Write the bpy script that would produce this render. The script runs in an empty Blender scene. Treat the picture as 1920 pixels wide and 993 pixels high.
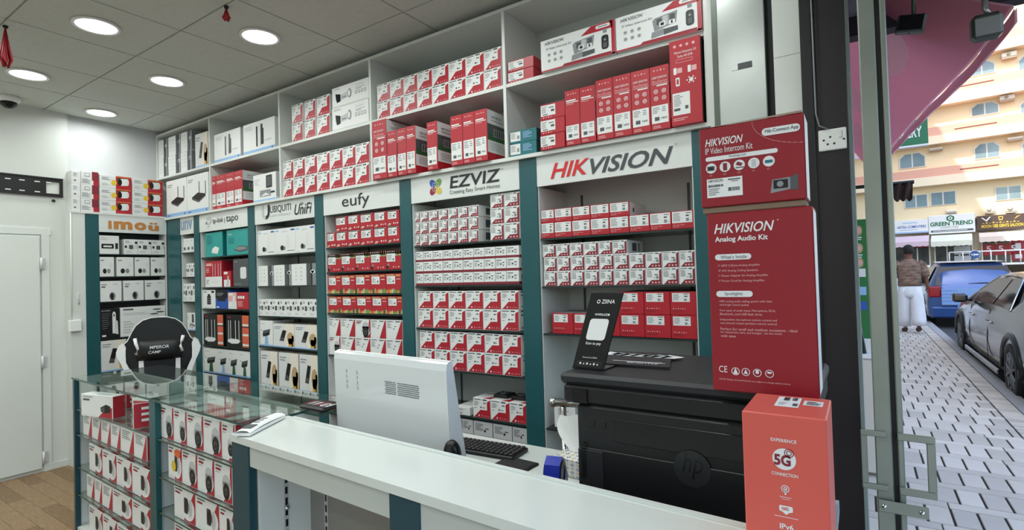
import bpy, math, random
import numpy as np
from mathutils import Vector, Matrix, Euler
random.seed(7)
S = bpy.context.scene
COL = S.collection
PI = math.pi
# ---------------------------------------------------------------- camera
CAM = Vector((0, 0, 1.42)); YAW, PITCH, ROLL, FPX = 0.585195, 0.018369, 0.029199, 990.806
_f = Vector((-math.sin(YAW)*math.cos(PITCH), math.cos(YAW)*math.cos(PITCH), math.sin(PITCH)))
_r = Vector((math.cos(YAW), math.sin(YAW), 0)); _d = _f.cross(_r)
RGT = math.cos(ROLL)*_r + math.sin(ROLL)*_d; DWN = -math.sin(ROLL)*_r + math.cos(ROLL)*_d; FWD = _f
cam = bpy.data.cameras.new('camera'); camo = bpy.data.objects.new('camera', cam); COL.objects.link(camo)
cam.sensor_width = 36; cam.lens = 36*FPX/1920; cam.clip_start = .05; cam.clip_end = 500
camo.matrix_world = Matrix(((RGT.x, -DWN.x, -FWD.x, CAM.x), (RGT.y, -DWN.y, -FWD.y, CAM.y), (RGT.z, -DWN.z, -FWD.z, CAM.z), (0, 0, 0, 1)))
S.camera = camo
# ---------------------------------------------------------------- world, sun, exposure
w = bpy.data.worlds.new('world'); S.world = w; w.use_nodes = True
nt = w.node_tree; nt.nodes.clear()
sky = nt.nodes.new('ShaderNodeTexSky'); sky.sky_type = 'NISHITA'; sky.sun_disc = False
sky.sun_elevation = math.radians(52); sky.sun_rotation = math.radians(211); sky.air_density = 1.2; sky.dust_density = 2.5
bg = nt.nodes.new('ShaderNodeBackground'); bg.inputs[1].default_value = .62
ow = nt.nodes.new('ShaderNodeOutputWorld'); nt.links.new(sky.outputs[0], bg.inputs[0]); nt.links.new(bg.outputs[0], ow.inputs[0])
sl = bpy.data.lights.new('sun', 'SUN'); sl.energy = 6.5; sl.angle = .01; sl.color = (1, .93, .80)
so = bpy.data.objects.new('sun', sl); COL.objects.link(so)
so.rotation_euler = Vector((.30, .50, -.81)).to_track_quat('-Z', 'Y').to_euler(); so.location = (-5, -6, 12)
LAMP_W = 4.0
S.view_settings.view_transform = 'Standard'; S.view_settings.look = 'None'; S.view_settings.gamma = 1
S.view_settings.use_curve_mapping = False; S.view_settings.exposure = 0.0
# ---------------------------------------------------------------- measuring: pixel of the 1920x993 frame -> point on a plane
def ray(x, y): return ((x-960)/FPX)*RGT + ((y-496.5)/FPX)*DWN + FWD
def U(x, y, ax, val):
    d = ray(x, y); t = (val-CAM[ax])/d[ax]; return CAM + t*d
def UP(x, y, pt, nrm):
    d = ray(x, y); t = (Vector(pt)-CAM).dot(Vector(nrm))/d.dot(Vector(nrm)); return CAM + t*d
# ---------------------------------------------------------------- materials
MATS = {}
def lin(h):
    h = h.lstrip('#'); o = []
    for i in (0, 2, 4):
        c = int(h[i:i+2], 16)/255; o.append(c/12.92 if c <= .04045 else ((c+.055)/1.055)**2.4)
    return o
def mk(name, hexc, rough=.5, metal=0, noise=0, scale=8, bump=0, bscale=60, coat=0, trans=0, emit=0, ior=1.45, stretch=None, hex2=None, alpha=1):
    m = bpy.data.materials.new(name); m.use_nodes = True; n = m.node_tree.nodes; l = m.node_tree.links
    b = n['Principled BSDF']; c = lin(hexc)
    b.inputs['Base Color'].default_value = (*c, 1); b.inputs['Roughness'].default_value = rough; b.inputs['Metallic'].default_value = metal
    b.inputs['IOR'].default_value = ior
    if coat: b.inputs['Coat Weight'].default_value = coat; b.inputs['Coat Roughness'].default_value = .08
    if trans: b.inputs['Transmission Weight'].default_value = trans
    if alpha < 1: b.inputs['Alpha'].default_value = alpha
    if emit: b.inputs['Emission Color'].default_value = (*c, 1); b.inputs['Emission Strength'].default_value = emit
    if noise or bump:
        tc = n.new('ShaderNodeTexCoord'); src = tc.outputs['Object']
        if stretch:
            mp = n.new('ShaderNodeMapping'); mp.inputs['Scale'].default_value = stretch; l.new(src, mp.inputs[0]); src = mp.outputs[0]
        if noise:
            t = n.new('ShaderNodeTexNoise'); t.inputs['Scale'].default_value = scale; t.inputs['Detail'].default_value = 4; l.new(src, t.inputs['Vector'])
            mx = n.new('ShaderNodeMix'); mx.data_type = 'RGBA'
            c2 = lin(hex2) if hex2 else [v*(1-noise) for v in c]
            mx.inputs[6].default_value = (*c, 1); mx.inputs[7].default_value = (*c2, 1)
            rp = n.new('ShaderNodeValToRGB'); rp.color_ramp.elements[0].position = .35; rp.color_ramp.elements[1].position = .7
            l.new(t.outputs['Fac'], rp.inputs[0]); l.new(rp.outputs[0], mx.inputs[0]); l.new(mx.outputs[2], b.inputs['Base Color'])
        if bump:
            t2 = n.new('ShaderNodeTexNoise'); t2.inputs['Scale'].default_value = bscale; l.new(src, t2.inputs['Vector'])
            bp = n.new('ShaderNodeBump'); bp.inputs['Strength'].default_value = bump; bp.inputs['Distance'].default_value = .01
            l.new(t2.outputs['Fac'], bp.inputs['Height']); l.new(bp.outputs[0], b.inputs['Normal'])
    MATS[name] = m; return m
mk('wall', '#d2d6d1', .7, noise=.05, scale=2, bump=.05, bscale=90); mk('wall2', '#c6c8c9', .7, noise=.05, scale=2, bump=.05, bscale=90)
mk('ceil', '#c6cac3', .8, noise=.06, scale=30, bump=.1, bscale=160); mk('ceil_grid', '#c0c4be', .6, noise=.08); mk('gap', '#26282a', .9)
mk('lam', '#d6dad5', .32, noise=.03, scale=3); mk('lam2', '#c5cac6', .4, noise=.04, scale=3); mk('counter', '#d0d6d1', .16, noise=.02, scale=2, coat=.3)
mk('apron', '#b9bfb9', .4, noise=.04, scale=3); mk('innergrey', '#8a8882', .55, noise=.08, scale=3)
mk('teal', '#1f5459', .3, noise=.12, scale=4); mk('teal2', '#1d4550', .3, noise=.12, scale=4)
mk('shelfedge', '#23302f', .25); mk('door', '#d6dbd6', .4, noise=.03, scale=2); mk('plank', '#9c8160', .45, noise=.3, scale=6, stretch=(2, 30, 2), hex2='#7a6042', bump=.1, bscale=40)
mk('plank2', '#8a6e4e', .45, noise=.3, scale=6, stretch=(2, 30, 2), hex2='#6b5238', bump=.1, bscale=40)
mk('glass', '#e6f3ee', .02, trans=1, ior=1.5); mk('glassedge', '#2c4a42', .15); mk('lampring', '#e8e8e6', .4)
mk('diffuser', '#ffffff', .5, emit=5.0)
mk('w', '#dfe1df', .45); mk('w2', '#d9dbda', .45); mk('cream', '#e5ded0', .5); mk('g1', '#b9bcbd', .5); mk('g2', '#85898b', .5); mk('g3', '#4d5153', .5); mk('k', '#141516', .4)
mk('kk', '#08090a', .3); mk('red', '#a81f2e', .4); mk('red2', '#8e1c2c', .4); mk('mar', '#7c2230', .45); mk('redbox', '#ad1f2c', .38, noise=.04, scale=5); mk('redbig', '#8a1824', .36, noise=.05, scale=4)
mk('coral', '#cf5a4e', .4, noise=.05, scale=5); mk('orange', '#d8652e', .5); mk('org2', '#c99a5a', .5); mk('gold', '#caa24a', .5); mk('yel', '#d8b93a', .5); mk('grn', '#6f9a4a', .5); mk('dgrn', '#2d5a34', .5)
mk('blu', '#2352a8', .4); mk('lblu', '#8fb4dd', .5); mk('tealbox', '#2f9a94', .4); mk('tealdark', '#1c6c72', .45); mk('tan', '#b59a72', .5); mk('brown', '#5c3a28', .5); mk('pinkp', '#d9a7a5', .5)
mk('imou', '#c07f3f', .4); mk('hikred', '#cf2027', .4); mk('signblk', '#1d1f22', .4); mk('signgrey', '#43474b', .4); mk('sign', '#d8dcd9', .35, noise=.02); mk('unvblue', '#7d9ab5', .4)
mk('alu', '#8d958c', .38, metal=.55, noise=.15, scale=5, bump=.05, bscale=30); mk('alud', '#585f58', .4, metal=.5, noise=.2, scale=5); mk('steel', '#a8ada9', .3, metal=.75, noise=.15, scale=4)
mk('chrome', '#c9ccca', .12, metal=1); mk('tile', '#d2d7d2', .2, noise=.05, scale=4); mk('blackpanel', '#241f24', .42, noise=.15, scale=6, bump=.05, bscale=20); mk('blackedge', '#18161a', .4, noise=.1)
mk('prn', '#101113', .38, bump=.03, bscale=300); mk('prn2', '#0a0b0d', .16); mk('prn3', '#1c1e21', .45); mk('aio', '#cdd1d1', .12, coat=.4)
mk('leather', '#0d0d10', .42, bump=.08, bscale=120); mk('leatherw', '#e4e5e3', .4, bump=.05, bscale=120); mk('tissue', '#f1f3f1', .8); mk('bluepl', '#1c2f9c', .3)
mk('rubber', '#0b0b0c', .6); mk('plasticw', '#e9ebe8', .35)
mk('awning', '#c47f8e', .75, noise=.25, scale=1.2, hex2='#ad6c80', bump=.2, bscale=3); mk('awnw', '#cdb9c4', .7); mk('soffit', '#8a8694', .8, noise=.1); mk('beam', '#3a343c', .7)
mk('bcream', '#ecd9b4', .8, noise=.06, scale=.4); mk('bpink', '#dfa894', .8, noise=.05, scale=.4); mk('blight', '#efe0c4', .8, noise=.05, scale=.4); mk('bdark', '#7a4a3c', .8)
mk('bglass', '#7f98a0', .08, noise=.3, scale=.6); mk('bframe', '#d8d4cc', .5); mk('acw', '#e6dccb', .6); mk('acf', '#a99d8b', .6); mk('shopglass', '#4f5450', .15, noise=.5, scale=1.2, hex2='#23282a')
mk('sgreen', '#1f6b4a', .5); mk('sbrown', '#4a3a33', .5); mk('awnshop', '#d7d9c9', .8, noise=.05); mk('awnshop2', '#d9c9bf', .8, noise=.05); mk('roadsign', '#1d4f8f', .4)
mk('road', '#4b4c50', .8, noise=.25, scale=3, bump=.2, bscale=40); mk('kerb', '#a3a3a6', .75, noise=.12, scale=4); mk('paver', '#c9c0b5', .6, noise=.15, scale=5, bump=.15, bscale=50); mk('paver2', '#d2c9be', .62, noise=.15, scale=5, bump=.15, bscale=50); mk('paver3', '#bdb4aa', .62, noise=.15, scale=5, bump=.15, bscale=50); mk('joint', '#4a4642', .9, noise=.2, scale=20)
mk('carblue', '#35558c', .22, metal=.35, coat=.8); mk('carblue2', '#7f9fd0', .3, coat=.4); mk('cargrey', '#2a2b2e', .2, metal=.5, coat=.9); mk('carglass', '#0c0e10', .06); mk('tyre', '#121213', .7); mk('rim', '#77797c', .3, metal=.7); mk('carwhite', '#e9eaec', .3, coat=.5); mk('tail', '#8f1a1e', .2)
mk('hplogo', '#1e2124', .35); mk('skin', '#6b4433', .6); mk('hair', '#14100f', .7); mk('shirt', '#8a7264', .85, noise=.6, scale=9, stretch=(1, 1, 2.6), hex2='#4f3a31'); mk('trouser', '#d8d8db', .85, noise=.12, scale=12, stretch=(1, 1, .25)); mk('shoe', '#3a2620', .6)
mk('menugreen', '#1f6a35', .5); mk('bin', '#c9c4bd', .3, metal=.3); mk('drape', '#3a2c28', .9); mk('silverfoil', '#c9ced2', .35, metal=.4); mk('cardtan', '#7d6a58', .8); mk('redtas', '#9c1b28', .5); mk('bldgwall', '#cabfae', .9)
mk('awnoval', '#e9dde2', .7)
for aw_, tc_ in (('awning', '#e6b4bc'), ('awnoval', '#fff4f6')):
  m = MATS[aw_]; n_ = m.node_tree.nodes; tr = n_.new('ShaderNodeBsdfTranslucent'); tr.inputs[0].default_value = (*lin(tc_), 1); mx_ = n_.new('ShaderNodeMixShader'); mx_.inputs[0].default_value = .55
  m.node_tree.links.new(n_['Principled BSDF'].outputs[0], mx_.inputs[1]); m.node_tree.links.new(tr.outputs[0], mx_.inputs[2]); m.node_tree.links.new(mx_.outputs[0], n_['Material Output'].inputs[0])
# ---------------------------------------------------------------- scene helpers
def empty(name, loc=(0, 0, 0), rz=0, parent=None):
    o = bpy.data.objects.new(name, None); COL.objects.link(o); o.location = loc; o.rotation_euler = (0, 0, rz); o.empty_display_size = .1
    if parent: o.parent = parent
    return o
def tag(o, label=None, cat=None, group=None, kind=None):
    if label: o['label'] = label
    if cat: o['category'] = cat
    if group: o['group'] = group
    if kind: o['kind'] = kind
    return o
class MB:
    def __init__(s): s.v = []; s.f = []; s.m = []; s.mats = []; s.sm = []
    def mi(s, m):
        if m not in s.mats: s.mats.append(m)
        return s.mats.index(m)
    def add(s, vs, fs, m, smooth=False):
        b = len(s.v); s.v += [tuple(v) for v in vs]; i = s.mi(m)
        for f in fs: s.f.append([b+k for k in f]); s.m.append(i); s.sm.append(smooth)
        return s
    def box(s, x0, x1, y0, y1, z0, z1, m, T=None):
        vs = [(x, y, z) for z in (z0, z1) for y in (y0, y1) for x in (x0, x1)]
        if T: vs = [T @ Vector(v) for v in vs]
        return s.add(vs, [(0, 2, 3, 1), (4, 5, 7, 6), (0, 1, 5, 4), (2, 6, 7, 3), (0, 4, 6, 2), (1, 3, 7, 5)], m)
    def bbox(s, x0, x1, y0, y1, z0, z1, m, b=.004, T=None):     # box with chamfered edges
        b = min(b, (x1-x0)*.45, (y1-y0)*.45, (z1-z0)*.45); vs = []; idx = {}
        X = ((x0, x0+b), (x1, x1-b)); Y = ((y0, y0+b), (y1, y1-b)); Z = ((z0, z0+b), (z1, z1-b))
        for i in (0, 1):
            for j in (0, 1):
                for k in (0, 1):
                    for a in range(3):
                        p = (X[i][a != 0], Y[j][a != 1], Z[k][a != 2])
                        idx[i, j, k, a] = len(vs); vs.append(p)
        f = []; g = lambda *t: idx[t]
        f += [[g(0,0,0,0), g(0,0,1,0), g(0,1,1,0), g(0,1,0,0)], [g(1,0,0,0), g(1,1,0,0), g(1,1,1,0), g(1,0,1,0)]]
        f += [[g(0,0,0,1), g(1,0,0,1), g(1,0,1,1), g(0,0,1,1)], [g(0,1,0,1), g(0,1,1,1), g(1,1,1,1), g(1,1,0,1)]]
        f += [[g(0,0,0,2), g(0,1,0,2), g(1,1,0,2), g(1,0,0,2)], [g(0,0,1,2), g(1,0,1,2), g(1,1,1,2), g(0,1,1,2)]]
        for i in (0, 1):
            for j in (0, 1):
                for k in (0, 1): f.append([g(i,j,k,0), g(i,j,k,1), g(i,j,k,2)])
                f.append([g(i,j,0,0), g(i,j,1,0), g(i,j,1,1), g(i,j,0,1)])
                f.append([g(i,0,j,0), g(i,1,j,0), g(i,1,j,2), g(i,0,j,2)])
                f.append([g(0,i,j,1), g(1,i,j,1), g(1,i,j,2), g(0,i,j,2)])
        if T: vs = [T @ Vector(v) for v in vs]
        return s.add(vs, f, m)
    def prism(s, pts, h0, h1, m, axis='z', T=None, smooth=False):  # polygon extruded along an axis
        n = len(pts)
        def P(p, h): return {'z': (p[0], p[1], h), 'y': (p[0], h, p[1]), 'x': (h, p[0], p[1])}[axis]
        vs = [P(p, h0) for p in pts]+[P(p, h1) for p in pts]
        if T: vs = [T @ Vector(v) for v in vs]
        b = len(s.v); s.add(vs, [list(range(n))[::-1], list(range(n, 2*n))], m)
        i = s.mi(m)
        for k in range(n): s.f.append([b+k, b+(k+1) % n, b+n+(k+1) % n, b+n+k]); s.m.append(i); s.sm.append(smooth)
        return s
    def tube(s, pts, r, m, seg=8, cap=True):
        pts = [Vector(p) for p in pts]; n = len(pts); rs = r if isinstance(r, (list, tuple)) else [r]*n; vs = []
        ref = Vector((0, 0, 1))
        for i, p in enumerate(pts):
            t = (pts[min(i+1, n-1)]-pts[max(i-1, 0)]).normalized()
            a = t.cross(ref) if abs(t.dot(ref)) < .95 else t.cross(Vector((1, 0, 0)))
            a.normalize(); b = t.cross(a)
            for k in range(seg): an = 2*PI*k/seg; vs.append(p+rs[i]*(math.cos(an)*a+math.sin(an)*b))
        fs = [[i*seg+k, i*seg+(k+1) % seg, (i+1)*seg+(k+1) % seg, (i+1)*seg+k] for i in range(n-1) for k in range(seg)]
        s.add(vs, fs, m, True)
        if cap: b = len(s.v)-len(vs); i = s.mi(m); s.f += [[b+k for k in range(seg)][::-1], [b+(n-1)*seg+k for k in range(seg)]]; s.m += [i, i]; s.sm += [False, False]
        return s
    def lathe(s, prof, m, c=(0, 0, 0), seg=20, T=None, smooth=True):  # profile of (r, z)
        vs = [(c[0]+r*math.cos(2*PI*k/seg), c[1]+r*math.sin(2*PI*k/seg), c[2]+z) for r, z in prof for k in range(seg)]
        if T: vs = [T @ Vector(v) for v in vs]
        n = len(prof); fs = [[i*seg+k, i*seg+(k+1) % seg, (i+1)*seg+(k+1) % seg, (i+1)*seg+k] for i in range(n-1) for k in range(seg)]
        s.add(vs, fs, m, smooth); b = len(s.v)-len(vs); i = s.mi(m)
        s.f += [[b+k for k in range(seg)][::-1], [b+(n-1)*seg+k for k in range(seg)]]; s.m += [i, i]; s.sm += [False, False]
        return s
    def grid(s, fn, nu, nv, m, smooth=True, close=False):
        vs = [fn(i/(nu-1), j/(nv-1)) for j in range(nv) for i in range(nu)]
        fs = [[j*nu+i, j*nu+i+1, (j+1)*nu+i+1, (j+1)*nu+i] for j in range(nv-1) for i in range(nu-1)]
        return s.add(vs, fs, m, smooth)
    def mesh(s, name):
        me = bpy.data.meshes.new(name); me.from_pydata(s.v, [], s.f)
        for m in s.mats: me.materials.append(MATS[m])
        me.polygons.foreach_set('material_index', s.m); me.polygons.foreach_set('use_smooth', s.sm); me.update()
        return me
    def build(s, name, parent=None, loc=None, rz=None):
        o = bpy.data.objects.new(name, s.mesh(name)); COL.objects.link(o)
        if parent: o.parent = parent
        if loc: o.location = loc
        if rz: o.rotation_euler = (0, 0, rz)
        return o
def struct(name, mb, parent=None):
    o = mb.build(name, parent)
    if not parent: o['kind'] = 'structure'
    return o
def B(x0, x1, y0, y1, z0, z1, m): return MB().box(x0, x1, y0, y1, z0, z1, m)
def BB(x0, x1, y0, y1, z0, z1, m, b=.004): return MB().bbox(x0, x1, y0, y1, z0, z1, m, b)
ORD = ['first', 'second', 'third', 'fourth', 'fifth', 'sixth', 'seventh', 'eighth', 'ninth', 'tenth', 'eleventh']
# ---------------------------------------------------------------- lettering (built-in font, as outlines)
TXT = {}
def text_poly(s, shear=0, bold=0):
    k = (s, shear, bold)
    if k in TXT: return TXT[k]
    cu = bpy.data.curves.new('t', 'FONT'); cu.body = s; cu.size = 1; cu.shear = shear; cu.offset = bold; cu.resolution_u = 3; cu.fill_mode = 'FRONT'
    ob = bpy.data.objects.new('t', cu); me = bpy.data.meshes.new_from_object(ob)
    vs = [(v.co.x, v.co.y) for v in me.vertices]; fs = [list(p.vertices) for p in me.polygons]
    bpy.data.objects.remove(ob); bpy.data.meshes.remove(me); bpy.data.curves.remove(cu)
    x0 = min(v[0] for v in vs); x1 = max(v[0] for v in vs); y0 = min(v[1] for v in vs); y1 = max(v[1] for v in vs)
    TXT[k] = ([((v[0]-x0), (v[1]-y0)) for v in vs], fs, x1-x0, y1-y0); return TXT[k]
class Face:
    """flat print on one face: unit coordinates, u to the right, v up"""
    def __init__(s, mb, o, u, v, w, h, step=.0004):
        s.mb = mb; s.o = Vector(o); s.u = Vector(u); s.v = Vector(v); s.n = s.u.cross(s.v); s.w = w; s.h = h; s.st = step
    def pt(s, a, b, l): return s.o+s.u*(a*s.w)+s.v*(b*s.h)+s.n*(s.st*l)
    def poly(s, m, pts, l=1): s.mb.add([s.pt(a, b, l) for a, b in pts], [list(range(len(pts)))], m)
    def rect(s, m, a0, b0, a1, b1, l=1): s.poly(m, [(a0, b0), (a1, b0), (a1, b1), (a0, b1)], l)
    def ell(s, m, a, b, ra, rb, l=1, n=16, t0=0, t1=2*PI): s.poly(m, [(a+ra*math.cos(t0+(t1-t0)*k/n), b+rb*math.sin(t0+(t1-t0)*k/n)) for k in range(n if t1-t0 > 6.2 else n+1)], l)
    def circ(s, m, a, b, r, l=1, n=16): s.ell(m, a, b, r/s.w, r/s.h, l, n)          # r in metres
    def ring(s, m, a, b, r, t, l=1, n=18):
        for k in range(n):
            c0, c1 = 2*PI*k/n, 2*PI*(k+1)/n; q = [(r*math.cos(c0), r*math.sin(c0)), (r*math.cos(c1), r*math.sin(c1)), ((r-t)*math.cos(c1), (r-t)*math.sin(c1)), ((r-t)*math.cos(c0), (r-t)*math.sin(c0))]
            s.poly(m, [(a+x/s.w, b+y/s.h) for x, y in q], l)
    def rr(s, m, a0, b0, a1, b1, r, l=1):                                            # r in metres
        ra, rb = r/s.w, r/s.h; pts = []
        for cx, cy, t in ((a1-ra, b0+rb, -PI/2), (a1-ra, b1-rb, 0), (a0+ra, b1-rb, PI/2), (a0+ra, b0+rb, PI)):
            pts += [(cx+ra*math.cos(t+PI/2*k/4), cy+rb*math.sin(t+PI/2*k/4)) for k in range(5)]
        s.poly(m, pts, l)
    def lines(s, m, a0, b0, a1, b1, n, l=2, fill=.45, rag=.4):
        R = random.Random(int(a0*977+b0*331+n)); dy = (b1-b0)/n
        for k in range(n): s.rect(m, a0, b0+dy*k+dy*(1-fill)/2, a0+(a1-a0)*(1-rag*R.random()), b0+dy*k+dy*(1+fill)/2, l)
    def code(s, m, a0, b0, a1, b1, n=12, l=2):
        R = random.Random(int(a0*877+b1*531)); x = a0; st = (a1-a0)/n
        for k in range(n): s.rect(m, x+st*k, b0, x+st*k+st*(.3+.5*R.random()), b1, l)
    def icons(s, m, a0, b, a1, n, r, l=2):
        for k in range(n):
            a = a0+(a1-a0)*(k+.5)/n
            if k % 2: s.rect(m, a-r/s.w*.7, b-r/s.h*.8, a+r/s.w*.7, b+r/s.h*.3, l)
            else: s.circ(m, a, b, r, l, 8)
    def txt(s, m, t, a, b, h, l=2, wmax=None, shear=0, bold=0, align='l'):           # h in metres
        vs, fs, tw, th = text_poly(t, shear, bold); k = h/th; kx = k
        if wmax and tw*k > wmax: kx = wmax/tw
        off = -(tw*kx)/2 if align == 'c' else 0
        self_o = s.o+s.u*(a*s.w+off)+s.v*(b*s.h)+s.n*(s.st*l)
        s.mb.add([self_o+s.u*(x*kx)+s.v*(y*k) for x, y in vs], fs, m)
def faces(mb, w, h, d):
    return (Face(mb, (-w/2, 0, 0), (1, 0, 0), (0, 0, 1), w, h), Face(mb, (w/2, 0, 0), (0, 1, 0), (0, 0, 1), d, h),
            Face(mb, (-w/2, 0, h), (1, 0, 0), (0, 1, 0), w, d), Face(mb, (-w/2, d, 0), (0, -1, 0), (0, 0, 1), d, h))
# ================================================================ the room
XB, YF, YL, YW, ZC = -5.388, 2.247, 2.276, 2.585, 2.838
XI = -5.254                                            # front plane of the back-wall unit
# floor of wooden planks
fl = struct('floor', B(XB-.1, .12, -1.6, YW, -.05, -.004, 'gap'))
pm = {}
for ix in range(46):
    y0 = -1.6+ix*.092
    for jx in range(6):
        x0 = XB+jx*1.22-(0, .61, .3, .9)[ix % 4]; x1 = x0+1.218; x0 = max(x0, XB); x1 = min(x1, .1)
        if x1-x0 < .05 or y0 > 2.5: continue
        k = (round(x1-x0, 3), (ix+jx) % 2)
        if k not in pm: pm[k] = B(0, k[0], 0, .0905, -.004, .002, 'plank2' if k[1] else 'plank').mesh('plank')
        o = bpy.data.objects.new('plank', pm[k]); COL.objects.link(o); o.parent = fl; o.location = (x0, y0, 0)
# walls
struct('wall_back', B(XB-.15, XB, -1.7, YW+.1, 0, 3.0, 'wall2'))
struct('wall_right', B(XB-.1, -.20, YW, YW+.12, 0, 3.0, 'wall'))
struct('wall_left', B(XB-.15, .1, -1.75, -1.6, 0, 3.0, 'wall'))
# the proud piece of back wall with the cupboard door
XD = XB+.035; YD1 = U(129, 450, 0, XD).y
struct('wall_cupboard', B(XB, XD, -1.6, YD1, 0, ZC-.001, 'wall'))
DY1 = U(75, 640, 0, XD).y; DZ1 = U(60, 442, 0, XD).z
d1 = struct('door_1', BB(XD+.001, XD+.022, DY1-1.35, DY1, .03, DZ1, 'door', .003))
struct('door_frame', MB().box(XD, XD+.012, DY1-1.42, DY1+.07, DZ1+.012, DZ1+.06, 'door').box(XD, XD+.012, DY1+.012, DY1+.06, 0, DZ1+.012, 'door'), d1)
for py in (494, 678, 857):
    z = U(75, py, 0, XD).z; MB().tube([(XD+.03, DY1+.006, z-.045), (XD+.03, DY1+.006, z+.045)], .008, 'w2').box(XD+.02, XD+.026, DY1+.008, DY1+.032, z-.04, z+.04, 'g1').build('hinge', d1)
struct('baseboard_back', B(XD, XD+.01, DY1+.06, YD1, 0, .05, 'wall'))
# ceiling: tiles in a grid, each its own piece
TX0, TY0, TS, TT = XB+.003, .845-.592*4, .5655, .592
LAMPS = []
ce = struct('ceiling', B(XB-.1, .12, -1.7, YW+.05, ZC+.02, ZC+.12, 'gap'))
tm = B(0, TS-.010, 0, TT-.010, -.004, .012, 'ceil').mesh('ceiling_tile')
for i in range(10):
    for j in range(8):
        x0 = TX0+i*TS; y0 = TY0+j*TT
        if y0 > 2.5: continue
        sx = min(TS, .12-x0); sy = min(TT, YW-y0)
        if sx < .08 or sy < .05: continue
        full = sx > TS-.001 and sy > TT-.001
        me = tm if full else B(0, sx-.01, 0, sy-.01, -.004, .012, 'ceil').mesh('ceiling_tile')
        o = bpy.data.objects.new('ceiling_tile', me); COL.objects.link(o); o.parent = ce; o.location = (x0+.005, y0+.005, ZC)
        if (i+j) % 2 == 1 and full and j < 7: LAMPS.append((x0+TS/2, y0+TT/2))
gm = B(-.012, .012, -1.6, YW, ZC+.004, ZC+.02, 'ceil_grid').mesh('grid_rail')
for i in range(1, 10): o = bpy.data.objects.new('grid_rail', gm); COL.objects.link(o); o.parent = ce; o.location = (TX0+i*TS, 0, 0)
gm = B(XB, .1, -.012, .012, ZC+.004, ZC+.02, 'ceil_grid').mesh('grid_rail')
for j in range(1, 8): o = bpy.data.objects.new('grid_rail', gm); COL.objects.link(o); o.parent = ce; o.location = (0, TY0+j*TT, 0)
# downlights
ringm = MB().lathe([(.092, 0), (.108, -.002), (.106, -.012), (.092, -.010), (.092, 0)], 'lampring', seg=32).mesh('trim_ring')
difm = MB().lathe([(.0, -.004), (.092, -.004), (.092, -.008), (.0, -.008)], 'diffuser', seg=32).mesh('diffuser')
WHERE = {}
for (x, y) in LAMPS:
    t = empty('downlight', (x, y, ZC-.004))
    for nm, me in (('trim_ring', ringm), ('diffuser', difm)): o = bpy.data.objects.new(nm, me); COL.objects.link(o); o.parent = t
    la = bpy.data.lights.new('downlight_glow', 'AREA'); la.shape = 'DISK'; la.size = .18; la.energy = LAMP_W; la.color = (.95, 1, .97); la.spread = math.radians(172)
    lo = bpy.data.objects.new('downlight_glow', la); COL.objects.link(lo); lo.parent = t; lo.location = (0, 0, -.016)
    col = min(range(10), key=lambda i: abs(TX0+(i+.5)*TS-x)); row = min(range(8), key=lambda j: abs(TY0+(j+.5)*TT-y))
    rn = {6: 'row beside the wall cupboards', 5: 'second row from the wall cupboards', 4: 'third row from the wall cupboards', 3: 'fourth row from the wall cupboards', 2: 'fifth row from the wall cupboards', 1: 'sixth row from the wall cupboards', 0: 'row farthest from the wall cupboards'}[row]
    tag(t, 'lit round ceiling downlight, %s from back wall, %s' % (ORD[col//2], rn), 'ceiling light', 'round ceiling downlights')
# ================================================================ upper wall cupboards (open boxes over the bays)
ZB = [2.021, 2.399, 2.779]; DX = [XB+.001, -4.45, -3.475, -2.517, -1.512, -.511]; T_ = .018
up = empty('wall_cupboard_unit', (0, 0, 0)); tag(up, 'long white open wall cupboard with two tiers of five compartments', 'shelving unit')
B(DX[0], DX[5]+T_, YF, YW-.004, ZB[2], ZB[2]+T_, 'lam').build('top_board', up)
B(DX[0], DX[5]+T_, YF, YW-.004, ZB[0]-T_, ZB[0], 'lam').build('bottom_board', up)
for i in range(5): B(DX[i]+(T_ if i else T_), DX[i+1]-.0005, YF+.002, YW-.004, ZB[1]-T_, ZB[1], 'lam').build('shelf_board', up)
for i, x in enumerate(DX): B(x, x+T_-.0005, YF, YW-.004, ZB[0]+.0005, ZB[2]-.0005, 'lam').build('divider', up)
B(DX[0], DX[5]+T_, YW-.004, YW-.001, ZB[0], ZB[2], 'lam2').build('back_panel', up)
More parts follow.
